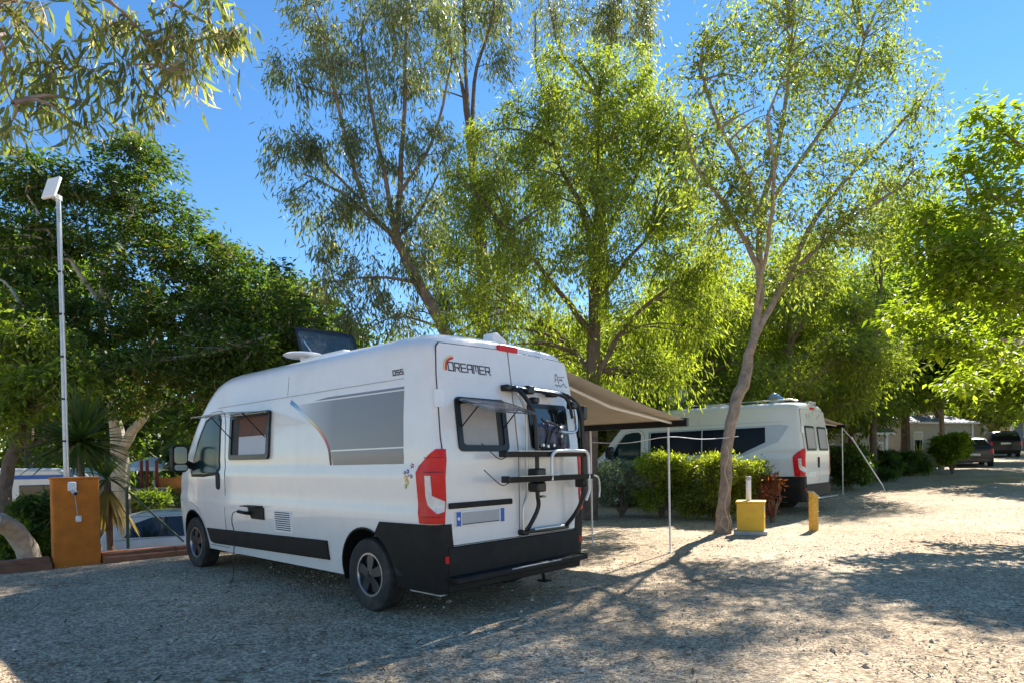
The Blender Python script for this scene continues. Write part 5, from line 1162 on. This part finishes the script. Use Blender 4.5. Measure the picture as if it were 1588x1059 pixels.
# lime-leaved tree at the right of the track, its boughs reach over the gravel
rb = np.array([12.6, 13.4, gz(12.6, 13.4) - .05])
tb_ = [[(rb, .26), (rb + [.1, 0, 1.6], .22), (rb + [-.1, .1, 3.2], .18), (rb + [-.3, 0, 5.2], .12), (rb + [-.4, 0, 7.0], .05)]]
for (x, y, Y, r) in ((1500, 300, 11.5, .04), (1480, 400, 11, .04), (1470, 530, 11.5, .035), (1560, 210, 12, .04), (1560, 450, 10.5, .04), (1550, 560, 11.5, .03)):
    e = at(x, y, Y); s = rb + np.array([0, 0, max(1.8, min(5.5, e[2] - .4))]); tb_.append([(s, .08), ((s + e) / 2 + [0, 0, .25], .06), (e, .018)])
for (dx, dy, h) in ((.5, -3.5, 5.0), (2, -1, 6)):
    tb_.append([(rb + [0, 0, 2.6], .1), (rb + [dx * .5, dy * .5, h * .9], .06), (rb + [dx, dy, h], .02)])
cr_ = [PX(1560, 215, 12, 70, 40, 24), PX(1500, 250, 11.8, 50, 30, 14), PX(1570, 300, 11.6, 70, 45, 28), PX(1500, 340, 11.4, 60, 35, 18), PX(1470, 390, 11.2, 60, 35, 22), PX(1550, 390, 10.9, 80, 40, 30), PX(1590, 460, 10.8, 70, 50, 28), PX(1510, 440, 11, 70, 35, 24), PX(1450, 440, 11.2, 50, 22, 14), PX(1550, 530, 11.2, 70, 35, 22), PX(1480, 530, 11.5, 50, 18, 10), PX(1600, 570, 11.5, 60, 25, 12), PX(1620, 300, 12, 60, 120, 30), PX(1430, 390, 11.6, 45, 25, 12), PX(1400, 480, 12, 40, 22, 10), PX(1440, 500, 11.8, 45, 22, 12), PX(1530, 180, 12.2, 40, 25, 10), PX(1440, 340, 11.6, 40, 25, 10), PX(1500, 590, 12, 45, 22, 10)]
for (dx, dy, h, r, n) in ((.5, -3.5, 5.2, 1.5, 9), (2, -1, 6.2, 1.8, 20), (-.5, -1, 6.8, 1.8, 22), (.5, 1.5, 5.8, 1.8, 20)):
    cr_.append((rb + np.array([dx, dy, h]), (r, r, r * .5), n))
tree('lime_tree', 'lime green broad-leaved tree whose level boughs reach over the gravel track', None, tb_, cr_, M['bark_grey'], M['leaf_lime'], .14, .062, .35, 18, .34, hang=.06, twig_r=.008, level=.72)
# more trees to the right of the track: they shade it
simple_tree('dark_tree', 'dark green tree between the parked hatchback and the lime boughs', G2, (33.5, 36), 11, 5, M['leaf_mid'], M['bark_brown'], .24, .1, 32, 22, 40, 14, .4, .3)
G3 = 'trees lining the right of the track'
simple_tree('track_tree', 'broad green tree on the right of the track beyond the lime green one', G3, (18.8, 21.5), 7.5, 3.8, M['leaf_lime'], M['bark_grey'], .17, .08, 26, 20, 34, 15, .3, .35, level=.5)
simple_tree('track_tree', 'broad green tree on the right of the track opposite the cream mobile home', G3, (27, 25.5), 8, 3.8, M['leaf_mid'], M['bark_grey'], .2, .09, 26, 20, 34, 16, .3, .35, level=.4)
simple_tree('track_tree', 'broad green tree on the right of the track opposite the parked hatchback', G3, (37, 31), 9, 4.4, M['leaf_mid'], M['bark_grey'], .28, .13, 24, 16, 26, 17, .3, .35, level=.4)

# ---- left: feathery dark trees below the terrace
G4 = 'dark feathery trees left of the camper van'
lb = root_to(at(185, 765, 17))
tL = [[(lb, .3), (at(186, 740, 17), .24), (at(184, 690, 17), .2), (at(176, 640, 16.8), .15), (at(160, 560, 16.2), .1), (at(160, 420, 15.8), .06)],
      LB((186, 705, 17, .14), (206, 668, 16.6, .12), (228, 640, 16.2, .09), (270, 570, 15, .06), (320, 480, 15, .04)), LB((170, 600, 15.5, .08), (260, 500, 16, .05), (330, 400, 16, .03)), LB((150, 590, 15.5, .07), (240, 560, 14, .05), (330, 545, 13.6, .03), (420, 520, 13.5, .02)), LB((165, 480, 15.7, .07), (200, 350, 16, .05), (215, 250, 16.4, .02)), LB((165, 480, 15.7, .06), (90, 380, 15, .04), (40, 300, 15, .02)), LB((170, 600, 15.5, .06), (90, 520, 14.5, .04), (30, 470, 14.3, .02)), LB((228, 640, 15.2, .06), (330, 600, 15, .04), (420, 540, 15, .02))]
cL = [PX(215, 250, 16.4, 60, 40, 30), PX(150, 290, 16, 80, 45, 34), PX(60, 280, 15.4, 80, 50, 34), PX(240, 330, 16.2, 80, 50, 40), PX(150, 370, 15.6, 80, 45, 32), PX(40, 370, 15, 70, 45, 24), PX(310, 400, 16, 80, 50, 40), PX(220, 430, 15.4, 90, 45, 34), PX(60, 480, 14.6, 80, 40, 26), PX(380, 440, 15.8, 80, 50, 42), PX(290, 490, 14.6, 90, 45, 40), PX(150, 500, 14.6, 80, 40, 30), PX(430, 500, 15.2, 80, 50, 44), PX(360, 540, 14, 90, 40, 38), PX(240, 560, 13.8, 90, 35, 34), PX(90, 570, 14.2, 90, 40, 32), PX(460, 560, 15.6, 60, 50, 32), PX(330, 600, 14.4, 80, 35, 30), PX(400, 600, 15.5, 80, 50, 30), PX(180, 610, 14.4, 80, 30, 22), PX(20, 590, 14, 60, 60, 24), PX(330, 650, 15.6, 60, 40, 20), PX(-60, 400, 15, 80, 120, 40)]
tree('feathery_tree', 'big dark green feathery tree with a pale forked trunk left of the camper van', G4, tL, cL, M['bark_pale'], M['leaf_feather'], .12, .045, .35, 66, .34, hang=.12, twig_r=.009, level=.45)
lb2 = root_to(at(18, 800, 13))
tree('dark_tree', 'dark crooked-trunked tree standing in front of the caravan', G4, [[(lb2, .13), (at(8, 780, 13), .12), (at(15, 720, 13), .115), (at(36, 660, 13), .11), (at(50, 600, 13), .09), (at(30, 520, 13), .08)], LB((45, 640, 13, .1), (80, 610, 12.6, .06), (110, 580, 12.4, .03)), LB((40, 580, 13, .1), (-30, 500, 13, .05))],
     [PX(60, 600, 12.8, 60, 30, 18), PX(110, 590, 12.5, 50, 25, 14), PX(0, 540, 13, 60, 50, 24), PX(60, 520, 12.8, 60, 30, 16), PX(10, 640, 12.6, 40, 40, 14), PX(-60, 500, 13, 80, 80, 30)], M['bark_brown'], M['leaf_mid'], .12, .05, .5, 44, .32, hang=.15)
simple_tree('dark_tree', 'tall dark tree closing the view behind the feathery one', G4, (-9.5, 24), 10.5, 4.6, M['leaf_dark'], M['bark_brown'], .26, .12, 30, 20, 34, 21, .4, .2)
simple_tree('dark_tree', 'dark tree behind the caravan at the far left', G4, (-18, 24), 11.5, 5.0, M['leaf_dark'], M['bark_brown'], .26, .12, 30, 20, 34, 22, .4, .15)
simple_tree('dark_tree', 'dark bushy tree showing between the camper van roof and the eucalyptus', G4, (-4.6, 24), 7.0, 3.4, M['leaf_feather'], M['bark_brown'], .18, .08, 28, 24, 40, 23, .4, .2)

# ---- distant belt of trees
G5 = 'distant trees closing the view'
d0 = simple_tree('distant_tree', 'distant dark green tree in the belt closing the view', G5, (-30, 44), 9, 5.2, M['leaf_dark'], M['bark_brown'], .34, .15, 34, 22, 30, 31, .4, .12, spread=.7, trunk=.3)
f = random.Random(4)
for (x, y) in ((-22, 40), (-13, 38), (-5, 42), (2, 36), (9, 38), (14, 42), (22, 47), (30, 58), (38, 66), (50, 72), (58, 66), (66, 74), (48, 58), (-38, 38)):
    c = copy_tree(d0); c.location = (x, y, gz(x, y) - .1); c.rotation_euler = (0, 0, f.uniform(0, 6.28)); s = f.uniform(.75, 1.05); c.scale = (s, s, s * f.uniform(.85, 1.05))

# ---- near eucalyptus hanging in from the upper left
nb = np.array([-7.4, 1.6, -.05])
def HB(*p): return LB(*p)
tN = [[(nb, .34), (nb + [.1, .2, 2.5], .28), (nb + [.4, .6, 4.6], .2), (nb + [.9, 1.2, 6.2], .12)],
      [(nb + [.4, .6, 4.6], .08), (at(-80, -40, 4.6), .03), (at(0, 10, 4.9), .014), (at(60, 60, 5.0), .009), (at(110, 110, 5.1), .005)],
      [(nb + [.9, 1.2, 6.2], .08), (at(60, -120, 4.8), .035), (at(140, -30, 5.0), .016), (at(210, 40, 5.2), .01), (at(260, 110, 5.3), .006)],
      [(nb + [.9, 1.2, 6.2], .07), (at(150, -160, 5), .03), (at(230, -30, 5.3), .016), (at(310, 30, 5.6), .01), (at(370, 60, 5.7), .005)],
      [(nb + [.4, .6, 4.6], .06), (at(-100, 20, 4.4), .02), (at(-20, 90, 4.5), .01), (at(20, 160, 4.6), .005)]]
def hanging(path_nodes, n, seg, per):
    out_ = []
    return out_
cN = [PX(30, 15, 4.9, 30, 22, 5), PX(75, 25, 5, 26, 24, 4), PX(125, 10, 5, 30, 22, 5), PX(60, 95, 5, 26, 26, 5), PX(85, 130, 5, 26, 26, 6), PX(105, 75, 5, 24, 22, 4), PX(150, 110, 5.1, 26, 26, 5), PX(25, 105, 4.9, 24, 26, 4), PX(60, 155, 4.9, 26, 22, 5), PX(130, 165, 5, 26, 22, 4), PX(215, 55, 5.3, 30, 30, 8), PX(195, 120, 5.2, 30, 28, 7), PX(255, 30, 5.4, 30, 26, 8), PX(265, 85, 5.4, 32, 30, 10), PX(300, 45, 5.5, 30, 28, 9), PX(335, 55, 5.6, 30, 28, 8), PX(370, 40, 5.7, 24, 18, 6), PX(240, 150, 5.3, 30, 24, 7), PX(10, 175, 4.7, 24, 28, 6), PX(110, 205, 5, 14, 28, 3), PX(330, 5, 5.6, 40, 18, 7), PX(175, 20, 5.2, 30, 22, 5), PX(20, 45, 4.8, 26, 26, 4), PX(300, 100, 5.4, 26, 20, 6), PX(165, 60, 5.2, 24, 20, 4)]
cN += [(nb + np.array([x, y, z]), (.9, .9, .7), 9) for x, y, z in ((.8, 1.2, 6.8), (-.4, .2, 6.6), (.2, -1, 6.0), (1.8, .6, 6.9), (-1.2, 1.4, 6.2))]
tree('eucalyptus_tree', 'near eucalyptus whose thin branches of long sickle leaves hang in against the sky', None, tN, cN, M['bark_euca'], M['leaf_euca_near'], .115, .019, 1.6, 9, .09, hang=.22, twig_r=.003, curl=.3, sub=4)

# ------------------------------------------------------------------ shrubs
def bush(name, label, group, px0, px1, top, Y, leafm, n=34, twigs=20, per=27, L=.055, W=.027, droop=.1, depth=.75, dens=1.0, low=.1):
    x0 = at(px0, 760, Y)[0]; x1 = at(px1, 760, Y)[0]; c = (x0 + x1) / 2; w = (x1 - x0) / 2; z0 = gz(c, Y); h = at((px0 + px1) / 2, top, Y)[2] - z0
    b = np.array([c, Y, z0 - .03]); limbs = [[(b, .05), (b + [0, 0, h * .3], .04), (b + [.02, 0, h * .6], .02)]]
    f = random.Random(int(px0)); cl = []
    for k in range(6): a = f.uniform(0, 6.28); limbs.append([(b + [0, 0, .05], .03), (b + np.array([math.cos(a) * w * .4, math.sin(a) * depth * .4, h * .4]), .02), (b + np.array([math.cos(a) * w * .7, math.sin(a) * depth * .7, h * .65]), .008)])
    for k in range(n):
        s = min(w, h) * f.uniform(.24, .36); u = f.uniform(-1, 1); v = f.uniform(-1, 1); zz = f.uniform(low, 1) ** .75
        if k % 3 == 0: zz = 1
        e = 1 - .25 * max(0, zz - .6)
        cl.append((b + np.array([u * (w - s * .8) * e, v * (depth - s * .6), s * .5 + zz * (h - s * 1.25) * (1 - .12 * u * u)]), (s * 1.2, s, s * .8), int(twigs * dens)))
    return tree(name, label, group, limbs, cl, M['bark_brown'], leafm, L, W, droop, per, .13, cat='shrub', hang=.02, twig_r=.005, shell=.5)
GH = 'hedge beside the pale grey camper van'
bush('hedge_shrub', 'silvery blue-green shrub at the camper van end of the hedge', GH, 922, 1005, 714, 15.4, M['leaf_blue'], 26)
bush('hedge_shrub', 'bright yellow-green clipped shrub in the middle of the hedge', GH, 985, 1066, 702, 14.9, M['leaf_hedge_b'], 30)
bush('hedge_shrub', 'wide green clipped shrub directly behind the leaning tree trunk', GH, 1048, 1182, 706, 14.2, M['leaf_hedge'], 44)
bush('dead_shrub', 'rust brown dead shrub beside the rear bumper of the pale grey camper van', None, 1178, 1216, 741, 13.6, M['leaf_rust'], 10, 8, 10, .09, .03, -.3, .4)
bush('garden_shrub', 'small round green shrub on a short stem before the cream mobile home', None, 1456, 1498, 674, 27, M['leaf_lime'], 22, 16, 22, .13, .07, .1, .7, low=.3)
GD = 'dark shrubs beside the far pitch'
for (a, b_, t, Y, lab) in ((1308, 1350, 700, 23.5, 'dark shrub directly behind the far awning leg'), (1340, 1385, 700, 24.5, 'dark shrub at the foot of the slender tree'), (1380, 1425, 702, 27, 'dark shrub with spiky plant beside it'), (1284, 1345, 690, 20.8, 'dark shrub right behind the rear of the pale grey camper van')):
    bush('garden_shrub', lab, GD, a, b_, t, Y, M['leaf_dark'], 20, 16, 26, .1, .05, .1, .9)
bush('garden_shrub', 'green shrub behind the white estate car', None, 205, 285, 762, 17.5, M['leaf_mid'], 24, 16, 26, .09, .045, .1, .9)
bush('garden_shrub', 'dark green shrub below the leaning log', None, -20, 70, 815, 10.9, M['leaf_mid'], 22, 16, 24, .07, .035, .1, .6)
bush('garden_shrub', 'green shrub between the log and the orange pillar', None, 40, 90, 770, 11.6, M['leaf_feather'], 18, 14, 24, .1, .03, .1, .5)

def sword_plant(name, label, c, n, L, W, leafm, trunk=None, up=.25, droop=.25, skirt=0):
    r = empty(name, c, 0, label, 'plant'); 
    if trunk:
        b = MB(); b.tube([(0, 0, -trunk), (.03, 0, -trunk * .5), (0, 0, 0)], [.06, .05, .05], 8); b.build('stem', M['bark_brown'], r)
    def blade(d, l, w, sag):
        d = np.array(d, float); d /= np.linalg.norm(d); s = np.cross(d, [0, 0, 1]); s /= max(np.linalg.norm(s), 1e-6); st = 5; vs = []
        for i in range(st + 1):
            t = i / st; p = d * l * t + np.array([0, 0, -sag * l * t * t]); ww = w * (1 - t) ** .6 * (.6 + .8 * min(t * 4, 1)) / 2; nn = np.cross(s, d) * ww * .35
            vs += [p - s * ww + nn, p, p + s * ww + nn]
        return vs, [(3 * i + k, 3 * i + k + 1, 3 * i + k + 4, 3 * i + k + 3) for i in range(st) for k in (0, 1)]
    f = random.Random(n)
    for k in range(n):
        a = f.uniform(0, 6.28); el = f.uniform(-.6, 1.35) + up * .3
        m = MB(); m.add(*blade((math.cos(a) * math.cos(el), math.sin(a) * math.cos(el), math.sin(el)), L * f.uniform(.75, 1.1), W, droop * max(0, math.cos(el)))); m.build('leaf', leafm, r, recalc=False, ang=80)
    for k in range(skirt):
        a = f.uniform(0, 6.28); m = MB(); m.add(*blade((math.cos(a) * .55, math.sin(a) * .55, -.75), L * f.uniform(.8, 1.35), W * .9, .25)); m.build('dry_leaf', M['leaf_straw'], r, recalc=False, ang=80).location = (0, 0, -.12)
    return r
y1 = at(124, 685, 10.6); sword_plant('yucca', 'spiky dark green yucca rising behind the orange pillar and pole', y1, 170, 1.0, .065, M['leaf_yucca'], y1[2] - gz(y1[0], y1[1]), .3, .2, 0)
y2 = at(166, 742, 9.95); sword_plant('dry_yucca', 'low yucca with drooping yellow dead leaves right of the orange pillar', y2, 26, .6, .05, M['leaf_yucca'], y2[2] - gz(y2[0], y2[1]), .2, .4, 160)
y3 = at(88, 800, 11.0); sword_plant('spiky_plant', 'low green spiky plant seen left of the orange pillar', y3, 50, .7, .04, M['leaf_yucca'], max(.05, y3[2] - gz(y3[0], y3[1])), .4, .3)
y4 = at(1425, 712, 28); sword_plant('spiky_plant', 'pale spiky plant at the edge of the track left of the small round shrub', np.array([y4[0], y4[1], gz(y4[0], 28) + .25]), 46, 1.15, .1, M['leaf_hedge_b'], .3, .5, .3)

# ------------------------------------------------------------------ clothes line and cable on the trunk
la = van_pt(VO, HD, .66, -4.0, 1.7); lb_ = at(1128, 678, 11.65)
mid = (la + lb_) / 2 + np.array([0, 0, -.03])
cable('clothes_line', [van_pt(VO, HD, 2.05, -4.0, 1.66), (van_pt(VO, HD, 2.05, -4.0, 1.66) + la) / 2 - [0, 0, .05], la, mid, lb_, at(1145, 676, 11.85)], .006, M['rope_white'], 'thin white clothes line strung from the awning legs to the leaning tree', 'rope')
tc = [at(1127 + 3 * math.sin(k * 1.3), 690 + 11 * k, 11.6) for k in range(12)]
tc += [at(1128, 822, 11.55), at(1118, 812, 11.53), at(1122, 800, 11.52), at(1131, 806, 11.52), at(1133, 820, 11.5)]
cable('hanging_rope', tc, .009, M['cable_tan'], 'tan rope hanging down the leaning trunk and coiled at its foot', 'rope')
